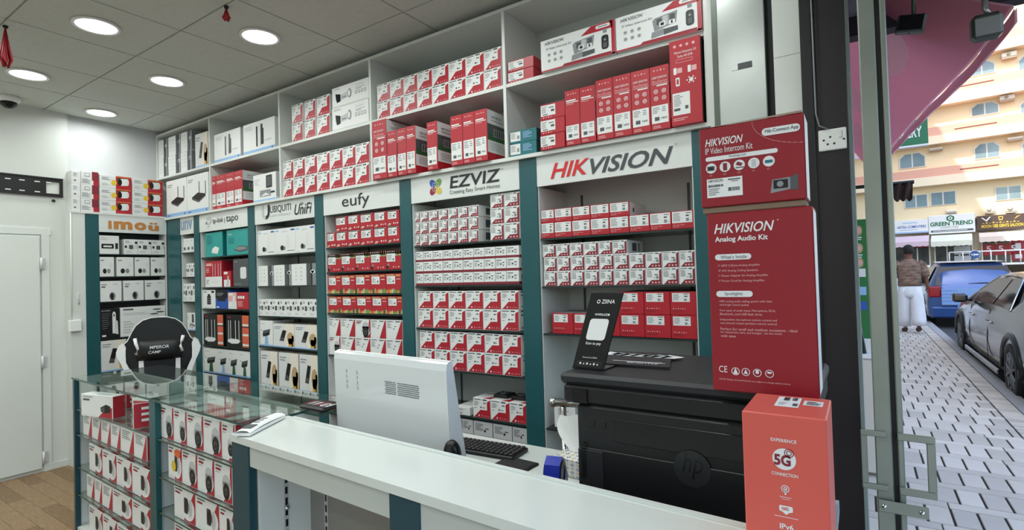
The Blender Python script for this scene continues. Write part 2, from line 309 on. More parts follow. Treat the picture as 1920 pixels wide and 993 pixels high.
# ================================================================ lower display bays
PIL = [(-5.27, -5.01), (-4.77, -4.677), (-3.938, -3.843), (-3.115, -3.02), (-2.30, -2.206), (-1.445, -1.342), (-.580, -.528)]
BAYS = [('unv', 'narrow wall display bay under small blue sign'), ('tp', 'wall display bay under sign with grey arrow logo'), ('ubi', 'wall display bay under sign with two black logos'), ('eufy', 'wall display bay under four-letter black sign'), ('ez', 'wall display bay under clover-logo sign'), ('hik', 'wall display bay under red and grey sign')]
SZ0, SZ1 = 1.855, 2.002
BAY = {}
for i, (k, lab) in enumerate(BAYS):
    a, b = PIL[i][1], PIL[i+1][0]
    t = empty('display_bay', ((a+b)/2, YL, 0)); tag(t, lab, 'shelving unit', 'wall display bays'); BAY[k] = t
    cx = (a+b)/2
    def bb(nm, x0, x1, y0, y1, z0, z1, m, par=t, cx=cx): return B(x0-cx, x1-cx, y0-YL, y1-YL, z0, z1, m).build(nm, par)
    bb('back_panel', a, b, YW-.012, YW-.004, .02, 2.0, 'lam2')
    bb('side_panel', a, a+.006, YL+.004, YW-.012, .02, SZ0, 'lam'); bb('side_panel', b-.006, b, YL+.004, YW-.012, .02, SZ0, 'lam')
    bb('plinth', a, b, YL+.02, YW-.012, 0, .02, 'lam2')
    p = PIL[i+1]; bb('pillar_panel', p[0]+.0005, p[1]-.0005, YL-.006, YL+.03, 0, 2.0, 'teal')
    if i == 0: p = PIL[0]; bb('pillar_panel', p[0]+.02, p[1]-.0005, YL-.006, YL+.03, 0, 2.0, 'teal')
    for sx in (a+.10, b-.10): bb('slotted_standard', sx-.006, sx+.006, YW-.016, YW-.012, .05, SZ0-.02, 'g3')
    BAY[k+'_s'] = bb('sign_panel', a+.001, b-.001, YL-.004, YL+.012, SZ0, SZ1, 'sign')
def fit(fc, m, s, x0, z0, x1, z1, l=3, shear=0, bold=0):            # text stretched into a rectangle of the face (metres)
    vs, fs, tw, th = text_poly(s, shear, bold); kx = (x1-x0)/tw; ky = (z1-z0)/th
    o = fc.o+fc.n*(fc.st*l); fc.mb.add([o+fc.u*(x0+x*kx)+fc.v*(z0+y*ky) for x, y in vs], fs, m)
def sign(k, fn, nm='lettering'):
    t = BAY[k+'_s']; mb = MB(); pa = BAY[k]; i = [b[0] for b in BAYS].index(k); a, b = PIL[i][1], PIL[i+1][0]
    fc = Face(mb, (a-pa.location.x, -.004, SZ0), (1, 0, 0), (0, 0, 1), b-a, SZ1-SZ0, .0008); fn(fc, lambda x, y: ((U(x, y, 1, YL).x-a), U(x, y, 1, YL).z-SZ0)); mb.build(nm, t)
def crop(o, s): return lambda x, y: (o[0]+x/s, o[1]+y/s)
cA = crop((990, 250), 2.423); cB = crop((760, 310), 2.42); cC = crop((590, 320), 2.614); cD = crop((320, 380), 2.92); cE = crop((100, 300), 2.3625); cF = crop((270, 200), 4.515)
cG = crop((280, 100), 3.102); cH = crop((470, 140), 3.82); cI = crop((680, 0), 2.922); cJ = crop((930, 0), 3.309); cL = crop((840, 700), 4.514)
def wd(q, cr, xl, yl, xr, yr, hl):                                    # rect in sign metres from crop points: baseline left, baseline right, cap height at left
    a = q(*cr(xl, yl)); b = q(*cr(xr, yr)); c = q(*cr(xl, yl-hl)); z0 = (a[1]+b[1])/2; return a[0], z0, b[0], z0+(c[1]-a[1])
def s_hik(f, q):
    fit(f, 'hikred', 'HIK', *wd(q, cA, 105, 205, 284, 186, 69), shear=.32, bold=.02); fit(f, 'signgrey', 'VISION', *wd(q, cA, 286, 185, 664, 137, 72), shear=.32, bold=.02)
    r = wd(q, cA, 668, 55, 676, 54, 10); fit(f, 'g2', 'o', *r)
sign('hik', s_hik)
def s_ez(f, q):
    fit(f, 'signblk', 'EZVIZ', *wd(q, cB, 205, 103, 436, 75, 55), shear=.1, bold=.015); fit(f, 'signgrey', 'Creating Easy Smart Homes', *wd(q, cB, 205, 134, 432, 108, 22))
    fit(f, 'g3', 'TM', *wd(q, cB, 437, 22, 446, 21, 7))
def s_ez2(f, q):
    x, z = q(*cB(140, 98))
    for ang, m in ((135, 'blu'), (45, 'grn'), (225, 'red2'), (-45, 'yel')):
        an = math.radians(ang); c = (x+.030*math.cos(an), z+.030*math.sin(an)); pts = []
        for k in range(20):
            t = 2*PI*k/20; u_, v_ = .026*math.cos(t), .020*math.sin(t); pts.append(((c[0]+u_*math.cos(an)-v_*math.sin(an))/f.w, (c[1]+u_*math.sin(an)+v_*math.cos(an))/f.h))
        f.poly(m, pts, 2)
        f.ring('sign', (x+.012*math.cos(an))/f.w, (z+.012*math.sin(an))/f.h, .017, .002, 3, 14)
sign('ez', s_ez); sign('ez', s_ez2, 'logo')
sign('eufy', lambda f, q: fit(f, 'signblk', 'eufy', *(lambda r: (r[0], r[1], r[2], r[1]+.098))(wd(q, cC, 138, 205, 272, 168, 90))))
def s_ubi(f, q):
    fit(f, 'signblk', 'UBIQUITI', *wd(q, cD, 548, 60, 662, 48, 42)); fit(f, 'g1', 'NETWORKS', *wd(q, cD, 550, 75, 660, 66, 10))
def s_ubi3(f, q):
    fit(f, 'signblk', 'UniFi', *wd(q, cD, 682, 68, 778, 55, 58), shear=.3, bold=.01); wifi(f, q)
def s_ubi2(f, q):
    a = q(*cD(503, 95)); b = q(*cD(545, 10)); wx = (b[0]-a[0]); hz = b[1]-a[1]; cx, cz = a[0]+wx/2, a[1]
    n = 10
    for s0, s1, m in ((-1, 0, 'g1'), (0, 1, 'signblk')):
        arc = [(cx+wx/2*math.cos(PI+PI*k/n), cz+wx/2+wx/2*math.sin(PI+PI*k/n)) for k in range(n+1)]; inn = [(cx+wx/4*math.cos(PI+PI*k/n), cz+wx/2+wx/4*math.sin(PI+PI*k/n)) for k in range(n+1)]
        ii = range(0, n//2+1) if s0 < 0 else range(n//2, n+1)
        pts = [arc[k] for k in ii]; p2 = [inn[k] for k in ii][::-1]
        poly = ([(cx-wx/2, cz+hz)]+pts+p2+[(cx-wx/4, cz+hz)]) if s0 < 0 else (pts+[(cx+wx/2, cz+hz), (cx+wx/4, cz+hz)]+p2)
        f.poly(m, [(x/f.w, z/f.h) for x, z in poly], 2)
def wifi(f, q):
    c = q(*cD(722, 18))
    for r in (.010, .018, .026):
        pts = [(c[0]+r*math.cos(t), c[1]+r*math.sin(t)) for t in [math.radians(35+k*11) for k in range(11)]]; p2 = [(c[0]+(r-.004)*math.cos(t), c[1]+(r-.004)*math.sin(t)) for t in [math.radians(35+k*11) for k in range(11)]][::-1]
        f.poly('signblk', [(x/f.w, z/f.h) for x, z in pts+p2], 2)
sign('ubi', s_ubi); sign('ubi', s_ubi2, 'logo'); sign('ubi', s_ubi3)
def s_tp(f, q):
    fit(f, 'signblk', 'tp-link', *wd(q, cD, 233, 122, 291, 113, 36)); fit(f, 'signblk', 'tapo', *wd(q, cD, 308, 118, 373, 106, 44)); fit(f, 'g2', '|', *wd(q, cD, 297, 110, 300, 110, 28))
def s_tp2(f, q):
    a = q(*cD(195, 140)); b = q(*cD(226, 76)); wx, hz = b[0]-a[0], b[1]-a[1]
    P = lambda pts: [((a[0]+x*wx)/f.w, (a[1]+y*hz)/f.h) for x, y in pts]
    f.poly('g1', P([(.3, 0), (.55, 0), (.55, .45), (.3, .45)]), 2); f.poly('g2', P([(0, .35), (.3, .35), (.3, .58), (0, .58)]), 2)
    f.poly('g1', P([(.15, .75), (.15, 1), (.75, 1), (1, .85), (1, .5), (.75, .3), (.55, .3), (.55, .5), (.7, .55), (.7, .75)]), 2)
sign('tp', s_tp); sign('tp', s_tp2, 'logo')
sign('unv', lambda f, q: fit(f, 'unvblue', 'unv', *wd(q, cD, 59, 150, 122, 146, 50), bold=.02))
# ================================================================ back-wall unit under the orange letters
IY = [U(p, 480, 0, XI).y for p in (131, 160, 186, 313)]; IZ = U(250, 406, 0, XI).z
im = empty('display_bay', (XI, (IY[0]+IY[3])/2, 0)); tag(im, 'back-wall display bay under orange-letter sign', 'shelving unit', 'wall display bays')
cy = im.location.y
def ib(nm, x0, x1, y0, y1, z0, z1, m, par=im): return B(x0-XI, x1-XI, y0-cy, y1-cy, z0, z1, m).build(nm, par)
XK = XB+.002
ib('back_panel', XK, XK+.008, IY[0], IY[3], .02, IZ-.02, 'blackedge'); ib('side_panel', XK+.008, XI, IY[0], IY[1], 0, IZ, 'lam'); ib('pillar_panel', XK+.008, XI, IY[1]+.0005, IY[2], 0, IZ, 'teal')
ib('end_panel', XK+.008, XI-.005, IY[3]-.012, IY[3], 0, IZ, 'lam'); ib('top_board', XK, XI+.006, IY[0], IY[3]-.002, IZ+.0005, IZ+.018, 'lam')
ISZ = U(250, 437, 0, XI).z
isg = ib('sign_panel', XI-.012, XI+.002, IY[2]+.0005, IY[3]-.0005, ISZ, IZ, 'sign')
mb = MB(); fc = Face(mb, (.002, IY[2]-cy, ISZ), (0, 1, 0), (0, 0, 1), IY[3]-IY[2], IZ-ISZ, .0008)
q = lambda x, y: (U(x, y, 0, XI).y-IY[2], U(x, y, 0, XI).z-ISZ)
a = q(*cE(243, 304)); b = q(*cE(466, 304)); c = q(*cE(243, 268)); H_ = c[1]-a[1]
xs = [a[0]+(b[0]-a[0])*k for k in (0, .06, .10, .46, .50, .74, .78, 1)]
fit(fc, 'imou', 'I', xs[0], a[1], xs[1], c[1], bold=.06); fit(fc, 'imou', 'm', xs[2], a[1], xs[3], c[1], bold=.05); fit(fc, 'imou', 'o', xs[4], a[1], xs[5], c[1], bold=.05); fit(fc, 'imou', 'u', xs[6], a[1], xs[7], c[1]-H_*.3, bold=.05)
for k in (.3, .7): x = xs[6]+(xs[7]-xs[6])*k; fc.rect('imou', (x-.012)/fc.w, (c[1]-H_*.16)/fc.h, (x+.012)/fc.w, (c[1]+H_*.06)/fc.h, 3)
mb.build('lettering', isg)
# ================================================================ printed cartons
def pr_text(F, m='g3', a0=.06, a1=.5, b0=.6, b1=.9, n=4): F.lines(m, a0, b0, a1, b1, n, 2)
def k_corner(F, R, T, L, w, h, d, red='red', alt=0):
    F.poly(red, [(.05, .02), (.99, .02), (.99, .93), (.90, .90), (.80, .82), (.80, .42), (.42, .41)])
    F.rect('g3', .05, .915, .46, .955, 2); F.rr('g3', .55, .90, .80, .96, .004, 2); F.lines('g2', .07, .60, .36, .85, 4); F.rect('g3', .60, .74, .74, .79, 2)
    F.rect('g3', .42+.08*alt, .50, .50+.08*alt, .58, 2); F.rect('k', .56, .52, .68, .55, 2); F.rect('g2', .07, .48, .2, .51, 2)
    F.circ('w', .34, .12, h*.045, 2, 8); F.icons('pinkp', .44, .12, .95, 4, h*.03)
    for b in (.88, .70): R.rect('g3', .1, b, .45, b+.07)
    R.rect('g2', .1, .1, .3, .18); R.lines('g2', .55, .3, .9, .6, 4)
    T.poly(red, [(.55, .02), (.99, .02), (.99, .6)]); T.rect('g2', .1, .7, .5, .8)
def k_corner2(F, R, T, L, w, h, d):
    F.poly('mar', [(.08, .02), (.98, .02), (.98, .93), (.90, .90), (.84, .85), (.84, .30), (.34, .28)])
    F.rect('g3', .06, .90, .50, .935, 2); F.rr('g3', .58, .88, .82, .94, .003, 2); F.lines('g2', .07, .45, .45, .84, 6); F.rect('k', .55, .58, .75, .63, 2)
    F.rect('g2', .64, .36, .80, .54, 2); F.rect('g3', .5, .40, .56, .45, 2)
    for a in (.42, .62, .82): F.circ('pinkp', a, .14, h*.06, 2, 8)
    R.rect('g3', .3, .2, .55, .8); R.rect('g2', .65, .2, .75, .8)
def k_labelred(F, R, T, L, w, h, d):
    F.rect('w', .02, .33, .95, .96); F.lines('g2', .07, .42, .42, .90, 6); F.rect('g3', .66, .84, .9, .88, 2); F.rect('k', .66, .68, .80, .75, 2); F.rect('g2', .66, .40, .80, .58, 2); F.circ('g1', .88, .45, h*.05, 2, 8)
    F.icons('pinkp', .05, .22, .62, 6, h*.035); F.rect('pinkp', .05, .11, .35, .13, 2); R.rect('w2', .02, .02, .98, .98); R.rect('k', .2, .3, .28, .6, 2)
def k_red3(F, R, T, L, w, h, d):
    F.rect('w', .08, .56, .76, .94); F.lines('g2', .12, .62, .42, .9, 5); F.rect('k', .55, .78, .68, .82, 2); F.rect('g2', .54, .60, .64, .70, 2); F.circ('g2', .7, .62, h*.02, 2, 8); F.rect('g3', .52, .88, .72, .91, 2)
    F.icons('pinkp', .08, .27, .62, 6, h*.028); F.lines('red2', .08, .1, .5, .2, 4); R.rect('red2', .05, .05, .95, .95); T.rect('g2', .02, .02, .98, .98)
def k_flat(F, R, T, L, w, h, d):
    F.rect('mar', 0, 0, 1, .20); F.rect('g3', .08, .80, .55, .86, 2); F.lines('g2', .08, .4, .34, .72, 3); F.rect('g3', .42, .46, .55, .60, 2); F.rect('k', .62, .62, .82, .68, 2); F.rect('g2', .66, .38, .78, .5, 2)
    R.rect('k', .1, .3, .5, .7); R.rect('mar', 0, 0, 1, .2); F.rect('g2', .985, .2, 1, 1, 2)
def k_eured(F, R, T, L, w, h, d):
    F.rect('w', .06, .44, .78, .94); F.rect('g2', .06, .90, .9, .97, 1); F.lines('g2', .10, .5, .5, .85, 5); F.rect('g3', .5, .55, .62, .68, 2); F.rect('g3', .6, .72, .74, .78, 2)
    F.icons('w', .48, .16, .95, 3, h*.055); F.rect('w2', .12, .10, .30, .16, 2); F.rect('tan', .02, .02, .25, .09, 1); T.rect('g1', .02, .02, .98, .98)
def _stripes(F, b0, b1, seed):
    R = random.Random(seed); cs = ['grn', 'org2', 'dgrn', 'tan', 'orange', 'yel', 'g1', 'grn']
    for k in range(8):
        a = k/8; tt = b0+(b1-b0)*(.55+.45*R.random()); F.poly(cs[(k+seed) % 8], [(a, b0), (a+.13, b0), (a+.10, tt), (a+.02, tt-.06)])
def k_eucol(F, R, T, L, w, h, d):
    F.rect('w', .08, .48, .62, .88, 2); F.lines('g2', .12, .55, .40, .82, 4, 3); F.rect('g3', .46, .56, .54, .66, 3); F.rect('tan', .02, .91, .55, .97); F.rect('org2', .66, .86, .95, .95); F.rect('w', .70, .70, .95, .73, 2)
    _stripes(F, .01, .30, int(w*1000) % 5); T.rect('tan', .02, .02, .98, .98)
def k_eucol2(F, R, T, L, w, h, d):
    R_ = random.Random(int(w*999)); F.rect('tan', .01, .80, .99, .99)
    for k in range(7): a = k/7; F.poly(['grn', 'tan', 'org2', 'dgrn', 'g1', 'grn', 'tan'][k], [(a, .70), (a+.14, .74), (a+.16, .99), (a+.04, .99)])
    F.rect('w', .06, .42, .62, .84, 2); F.lines('g2', .10, .5, .42, .78, 4, 3); F.rect('g3', .46, .48, .54, .58, 3); F.rect('g2', .08, .92, .6, .96, 2); F.circ('k', .10, .13, h*.09, 2, 10); F.circ('g2', .16, .26, h*.07, 1, 10); F.icons('pinkp', .42, .14, .92, 3, h*.05); T.rect('w2', .02, .02, .98, .98)
def k_dome(F, R, T, L, w, h, d):
    F.poly('red', [(.56, .02), (.99, .02), (.99, .97), (.93, .97)]); F.rect('g3', .05, .91, .42, .945, 2); F.rr('g3', .56, .90, .86, .95, .003, 2); F.lines('g2', .06, .58, .34, .86, 5); F.rect('g3', .5, .66, .6, .70, 2); F.rect('g3', .44, .52, .50, .58, 2); F.icons('g1', .06, .08, .45, 3, h*.02)
    R.rect('red', .02, .02, .98, .98); T.rect('w2', .1, .1, .9, .5)
def cam_dome(F, a, b, r, l=3):
    F.ell('g1', a, b+r*1.3/F.h, 1.15*r/F.w, 1.2*r/F.h, l); F.rect('g1', a-1.15*r/F.w, b, a+1.15*r/F.w, b+1.4*r/F.h, l); F.ell('k', a, b, r/F.w, 1.25*r/F.h, l+1); F.ell('g3', a, b, .5*r/F.w, .6*r/F.h, l+2, 10); F.circ('kk', a, b-.1*r/F.h, r*.28, l+3, 8)
def k_domecam(F, R, T, L, w, h, d):
    F.poly('red', [(.5, .02), (.99, .02), (.99, .98), (.92, .98), (.86, .70), (.93, .40)]); F.ell('w', .68, .34, .27, .26, 2); F.poly('w', [(.42, .34), (.94, .34), (.88, .75), (.92, .98), (.42, .98)], 2); cam_dome(F, .68, .30, w*.19)
    F.rect('g3', .06, .88, .46, .92, 2); F.rr('red2', .06, .78, .36, .84, .003, 2); F.rect('g2', .06, .72, .28, .74, 2); F.icons('g1', .06, .08, .4, 3, h*.018); R.rect('red', .02, .02, .98, .98); R.lines('w', .3, .3, .7, .8, 3)
    T.poly('red', [(.5, .02), (.99, .02), (.99, .7)]); T.ell('g2', .75, .3, .15, .2, 2); T.rect('g3', .08, .75, .4, .82, 2)
def k_turret(F, R, T, L, w, h, d):
    F.poly('red', [(.45, .02), (.99, .02), (.99, .98), (.93, .98)]); F.ell('w', .66, .42, .30, .36, 2); F.rr('g3', .48, .26, .66, .74, .006, 3); F.ell('k', .60, .50, .10, .22, 4); F.ell('g1', .76, .46, .10, .27, 3); F.rect('g2', .66, .38, .74, .58, 4)
    F.rect('g3', .06, .88, .40, .92, 2); F.rr('red2', .06, .77, .30, .83, .003, 2); F.icons('g1', .06, .08, .4, 3, h*.02); R.rect('red', .02, .02, .98, .98); R.lines('w', .3, .2, .7, .9, 3); L.rect('red', .02, .02, .3, .5)
    T.poly('red', [(.5, .02), (.99, .02), (.99, .7)]); T.rect('g3', .08, .75, .4, .82, 2)
def k_turretcol(F, R, T, L, w, h, d):
    k_turret(F, R, T, L, w, h, d); F.ell('yel', .42, .40, .16, .16, 5); F.ell('orange', .70, .80, .22, .12, 5)
def k_slant(F, R, T, L, w, h, d):
    F.poly('red', [(.60, .02), (.99, .02), (.99, .97), (.96, .97)]); F.lines('g3', .12, .55, .75, .92, 5, 2, .35); F.icons('g1', .1, .08, .5, 3, h*.02); R.rect('red', .02, .02, .98, .98); T.rect('g2', .1, .1, .8, .5)
def k_wide(F, R, T, L, w, h, d):
    F.poly('red', [(.55, .02), (.98, .02), (.98, .5), (.72, .30)]); F.poly('k', [(.62, .46), (.80, .62), (.93, .55), (.93, .28), (.76, .22), (.64, .28)], 2); F.poly('g3', [(.65, .43), (.76, .52), (.76, .27), (.66, .30)], 3); F.txt('g3', 'ANALOG CAMERA', .06, .86, h*.06, wmax=w*.4); F.rr('g3', .06, .72, .28, .80, .004, 2); F.icons('g1', .1, .08, .5, 4, h*.03)
    L.poly('red', [(.1, .02), (.95, .02), (.95, .4), (.5, .5)]); R.rect('red', .02, .02, .98, .98); T.rect('g1', .4, .2, .8, .6)
def k_bullet(F, R, T, L, w, h, d):
    F.txt('g2', 'HIKVISION', .05, .86, h*.07, shear=.3); F.txt('g1', 'AcuSense', .66, .78, h*.10, wmax=w*.22); F.rect('g2', .66, .68, .90, .70); F.lines('g2', .66, .60, .86, .66, 1)
    F.poly('kk', [(.10, .68), (.24, .60), (.24, .26), (.14, .22), (.11, .42)], 3); F.poly('g1', [(.24, .56), (.46, .66), (.46, .38), (.24, .30)], 2); F.ell('g2', .49, .54, .055, .22, 3); F.ell('w2', .48, .54, .035, .15, 4); F.rect('g2', .28, .40, .40, .46, 3)
    for k in range(4): F.rr('g3', .64+.08*k, .40, .69+.08*k, .55, .004, 2); F.rr('w', .648+.08*k, .42, .682+.08*k, .53, .003, 3)
    F.rect('g1', .02, .02, .98, .05)
def k_nvr(F, R, T, L, w, h, d, acu=0, lab=.36):
    F.icons('pinkp', .15, .93, .85, 4, h*.015)
    if acu:
        F.txt('w', 'HIKVISION', .1, .80, h*.035, wmax=w*.8, shear=.3); F.txt('pinkp', 'AcuSense', .1, .735, h*.045, wmax=w*.8); F.rect('w', .1, .715, .95, .72, 2); F.rect('w', .35, .68, .9, .70, 2)
        for a in (.3, .72):
            for b in (.60, .49): F.circ('w', a, b, min(w*.115, h*.034), 2, 12); F.circ('redbox', a, b, min(w*.085, h*.025), 3, 10); F.rect('w', a-.04, b-.008, a+.04, b+.008, 4)
    else: F.rect('w', .1, .80, .75, .825, 2); F.rect('w', .1, .77, .92, .785, 2); F.rect('pinkp', .1, .74, .6, .75, 2)
    F.rect('w', .04, .10, .92, .10+lab, 2); F.lines('g2', .1, .10+lab*.55, .5, .08+lab, 4, 3); F.lines('g2', .6, .10+lab*.6, .85, .08+lab, 3, 3); F.code('g3', .55, .16, .85, .19, 8, 3); F.rr('g3', .2, .14, .45, .2, .002, 3)
    F.lines('pinkp', .1, .02, .7, .07, 2)
    R.rect('w2', .01, .16, .99, .99); R.txt('signblk', 'HIKVISION', .14, .84, h*.05, shear=.3, wmax=d*.6, l=3); R.rect('g2', .14, .79, .55, .805, 3); R.rect('g3', .01, .40, .99, .72, 3); R.rect('dgrn', .03, .40, .97, .52, 4); R.rect('g2', .2, .48, .7, .64, 5)
    for k in range(6): R.rect('k', .24+.075*k, .50, .27+.075*k, .62, 6)
    R.lines('g1', .1, .2, .7, .36, 4, 3); T.rect('red2', .02, .02, .98, .98)
def k_redcard(F, R, T, L, w, h, d):
    F.rect('w', .02, .22, .62, .92); F.lines('g2', .06, .4, .3, .85, 5); F.rect('g3', .36, .7, .56, .76, 2); F.rect('g3', .1, .28, .3, .34, 2); F.rect('g3', .44, .45, .58, .6, 2); F.icons('pinkp', .08, .11, .5, 4, h*.05)
def k_tealcard(F, R, T, L, w, h, d): F.rect('w', .02, .15, .40, .92); F.lines('g2', .05, .35, .25, .85, 5); F.rect('g2', .28, .3, .36, .6, 2); F.lines('lblu', .5, .3, .85, .85, 5)
def k_kit(F, R, T, L, w, h, d):
    F.rect('red', 0, 0, 1, .045); F.poly('red', [(.955, 0), (1, 0), (1, 1), (.93, 1), (.955, .9)], 1); F.poly('red', [(.56, .78), (.70, .99), (.97, .99), (.97, .78)], 1); F.poly('red2', [(.30, .04), (.33, .1), (.95, .1), (.95, .04)], 1)
    F.rr('w', .76, .85, .94, .95, .006, 2); F.rect('g2', .79, .885, .91, .915, 3)
    F.txt('signblk', 'HIKVISION', .06, .82, h*.10, shear=.3, bold=.01); F.txt('g3', 'IP Video Intercom Kit', .08, .66, h*.07)
    for k in range(3):
        for j in (0, 1): F.circ('g2', .12+.085*k, .50-.19*j, h*.055, 2, 14); F.circ('w', .12+.085*k, .50-.19*j, h*.038, 3, 10); F.rect('g3', .11+.085*k, .48-.19*j, .13+.085*k, .52-.19*j, 4)
    F.poly('g2', [(.45, .60), (.48, .66), (.74, .72), (.72, .40), (.47, .30)], 2); F.rect('g3', .50, .45, .56, .62, 3); F.rect('g1', .57, .40, .63, .66, 3); F.rect('g3', .65, .42, .71, .66, 3); F.rr('w', .53, .38, .60, .52, .003, 4); F.rect('k', .545, .41, .585, .49, 5); F.rr('w', .64, .38, .71, .50, .003, 4); F.rect('k', .665, .40, .685, .48, 5); F.poly('g2', [(.43, .12), (.58, .16), (.58, .32), (.44, .28)], 3); F.poly('g3', [(.58, .14), (.74, .18), (.74, .30), (.58, .30)], 3)
    F.rr('k', .83, .20, .92, .62, .012, 3); F.circ('g2', .875, .48, h*.04, 4, 10); F.rect('g3', .85, .25, .90, .40, 4); F.rect('g2', .85, .68, .90, .80, 2)
    R.rect('red', .02, .02, .98, .98)
def k_amp(F, R, T, L, w, h, d):                                       # the tallest red box
    for k in range(4): F.circ('pinkp', .18+.2*k, .93, h*.018, 2, 8)
    F.txt('w', 'Motion Detection 2.0', .16, .84, h*.028, wmax=w*.7); F.txt('w', 'Turbo HD DVR', .25, .79, h*.03, wmax=w*.5); F.rr('pinkp', .2, .73, .75, .77, .006, 2); F.rr('redbox', .21, .735, .74, .765, .005, 3)
    for a in (.12, .58): F.rr('w', a, .60, a+.10, .68, .003, 2); F.rect('pinkp', a+.12, .61, a+.28, .67, 2)
    F.rr('w', .18, .46, .31, .56, .003, 2); F.rect('redbox', .21, .48, .28, .54, 3); F.circ('w', .68, .51, h*.025, 2, 10)
    for k in range(6): F.circ('w', .68+.13*math.cos(k*1.05), .51+.035*math.sin(k*1.05), h*.009, 2, 8)
    F.rect('w', .06, .12, .62, .38, 2); F.lines('g2', .1, .22, .4, .36, 7, 3); F.rect('g3', .1, .17, .3, .2, 3); F.rect('g3', .46, .18, .56, .22, 3); F.lines('pinkp', .06, .05, .6, .09, 2); R.rect('blackedge', .01, .01, .99, .99)
def k_router(F, R, T, L, w, h, d):
    F.rect('lblu', .0, 0, 1, .10); F.rect('blu', .05, .035, .2, .06, 2); F.rect('k', .88, .03, .93, .065, 2); F.lines('g2', .06, .80, .32, .90, 2)
    F.poly('k', [(.24, .42), (.52, .52), (.86, .46), (.88, .40), (.56, .26), (.26, .36)], 2); F.poly('g3', [(.24, .42), (.56, .31), (.88, .42), (.56, .26), (.26, .36)], 3)
    F.rect('k', .57, .50, .60, .80, 2); F.rect('k', .86, .45, .89, .78, 2); R.rect('w2', .02, .02, .98, .98)
def k_bars(F, R, T, L, w, h, d):
    F.rect('lblu', 0, 0, 1, .10); F.lines('g1', .06, .75, .3, .9, 3); F.rr('k', .42, .18, .47, .84, .004, 2); F.poly('k', [(.56, .20), (.66, .22), (.66, .72), (.63, .74), (.63, .88), (.57, .88)], 2); F.rect('w2', .48, .16, .55, .86, 2); F.rect('g1', .70, .3, .9, .34, 2); F.rect('k', .9, .03, .94, .07, 2)
    R.rect('w2', .02, .12, .98, .98)
def k_fold(F, R, T, L, w, h, d):                                      # white book-like box with dark spine picture at right
    F.rect('g3', .62, 0, 1, 1); F.rect('g2', .86, 0, 1, 1, 2); F.ell('w', .88, .62, .10, .09, 3); F.poly('g1', [(.80, .66), (.95, .66), (.86, .50)], 3); F.rect('k', .80, 0, .86, 1, 2)
    for b in (.78, .60, .42, .24): F.rect('g1', .16, b, .22, b+.05, 2); F.rect('g1', .36, b, .44, b+.05, 2)
    R.rect('g2', .02, .02, .98, .98)
def k_phone(F, R, T, L, w, h, d):
    F.rect('w2', .0, 0, .55, 1); F.poly('k', [(.30, .28), (.50, .26), (.64, .72), (.46, .74)], 2); F.poly('g3', [(.32, .30), (.48, .285), (.515, .40), (.36, .42)], 3); F.ell('tan', .82, .40, .16, .26, 2); F.rect('gold', .72, .06, .93, .40, 2); F.rect('tan', .88, .06, .99, .52, 2); F.rect('g2', .06, .86, .40, .89, 2); F.rect('g2', .06, .79, .34, .82, 2); F.rect('lblu', 0, 0, 1, .05, 3); R.rect('g1', .02, .02, .98, .98); L.rect('g2', .02, .02, .98, .98)
def k_tcam(F, R, T, L, w, h, d):
    F.rect('g1', .06, .86, .4, .89); F.poly('g3', [(.2, .46), (.78, .56), (.82, .68), (.26, .60)], 2); F.poly('k', [(.2, .46), (.78, .56), (.74, .44), (.26, .36)], 2); F.poly('lblu', [(.36, .05), (.66, .05), (.60, .44), (.42, .42)], 2); F.rect('k', .1, .6, .15, .64, 2); R.rect('w2', .02, .02, .98, .98); F.rect('lblu', 0, 0, 1, .06, 3)
def k_gcam(F, R, T, L, w, h, d):
    k_tcam(F, R, T, L, w, h, d); F.poly('dgrn', [(.36, .05), (.66, .05), (.60, .44), (.42, .42)], 4)
def k_spot(F, R, T, L, w, h, d):                                      # white box, small round camera and grey tower
    F.rect('lblu', .02, .88, .2, .93); F.rect('blu', .78, .88, .97, .94); F.rect('g1', .35, .85, .62, .88); F.poly('w2', [(.55, .25), (.72, .25), (.70, .72), (.58, .72)], 2); F.ell('k', .36, .24, .085, .10, 3); F.ell('g2', .44, .22, .09, .08, 2); F.rect('g1', .05, .06, .2, .08, 2); F.rect('g2', .6, .1, .95, .13, 2); T.rect('w2', .02, .02, .98, .98)
def k_icam(F, R, T, L, w, h, d):                                      # white box with a dark round camera low in the middle
    F.rect('g2', .06, .80, .30, .85); F.rect('g3', .06, .68, .24, .74); F.ell('g2', .56, .26, .15, .2, 2); F.ell('k', .54, .27, .09, .14, 3); F.rect('k', .5, .08, .64, .13, 3); F.lines('g1', .6, .8, .9, .9, 2)
def k_icam2(F, R, T, L, w, h, d): F.rect('g2', .06, .80, .3, .86); F.ell('k', .34, .28, .13, .13, 2); F.ell('g2', .62, .28, .12, .12, 2); F.rect('w2', .7, .5, .9, .7, 2)
def k_small(F, R, T, L, w, h, d): F.rr('g3', .35, .35, .65, .62, .004, 2); F.rect('k', .78, .70, .96, .86, 2); F.rect('k', .04, .42, .2, .58, 2); F.ell('w', .86, .48, .07, .08, 3); F.rect('g2', .78, .4, .96, .58, 2); F.lines('g1', .1, .1, .6, .25, 2); F.lines('g2', .08, .75, .5, .9, 2)
def k_strip(F, R, T, L, w, h, d): F.rr('kk', .1, .30, .72, .55, .004, 2); F.rect('w', .2, .37, .62, .46, 3); F.rect('k', .8, .28, .94, .6, 2); F.lines('g1', .08, .75, .5, .9, 2)
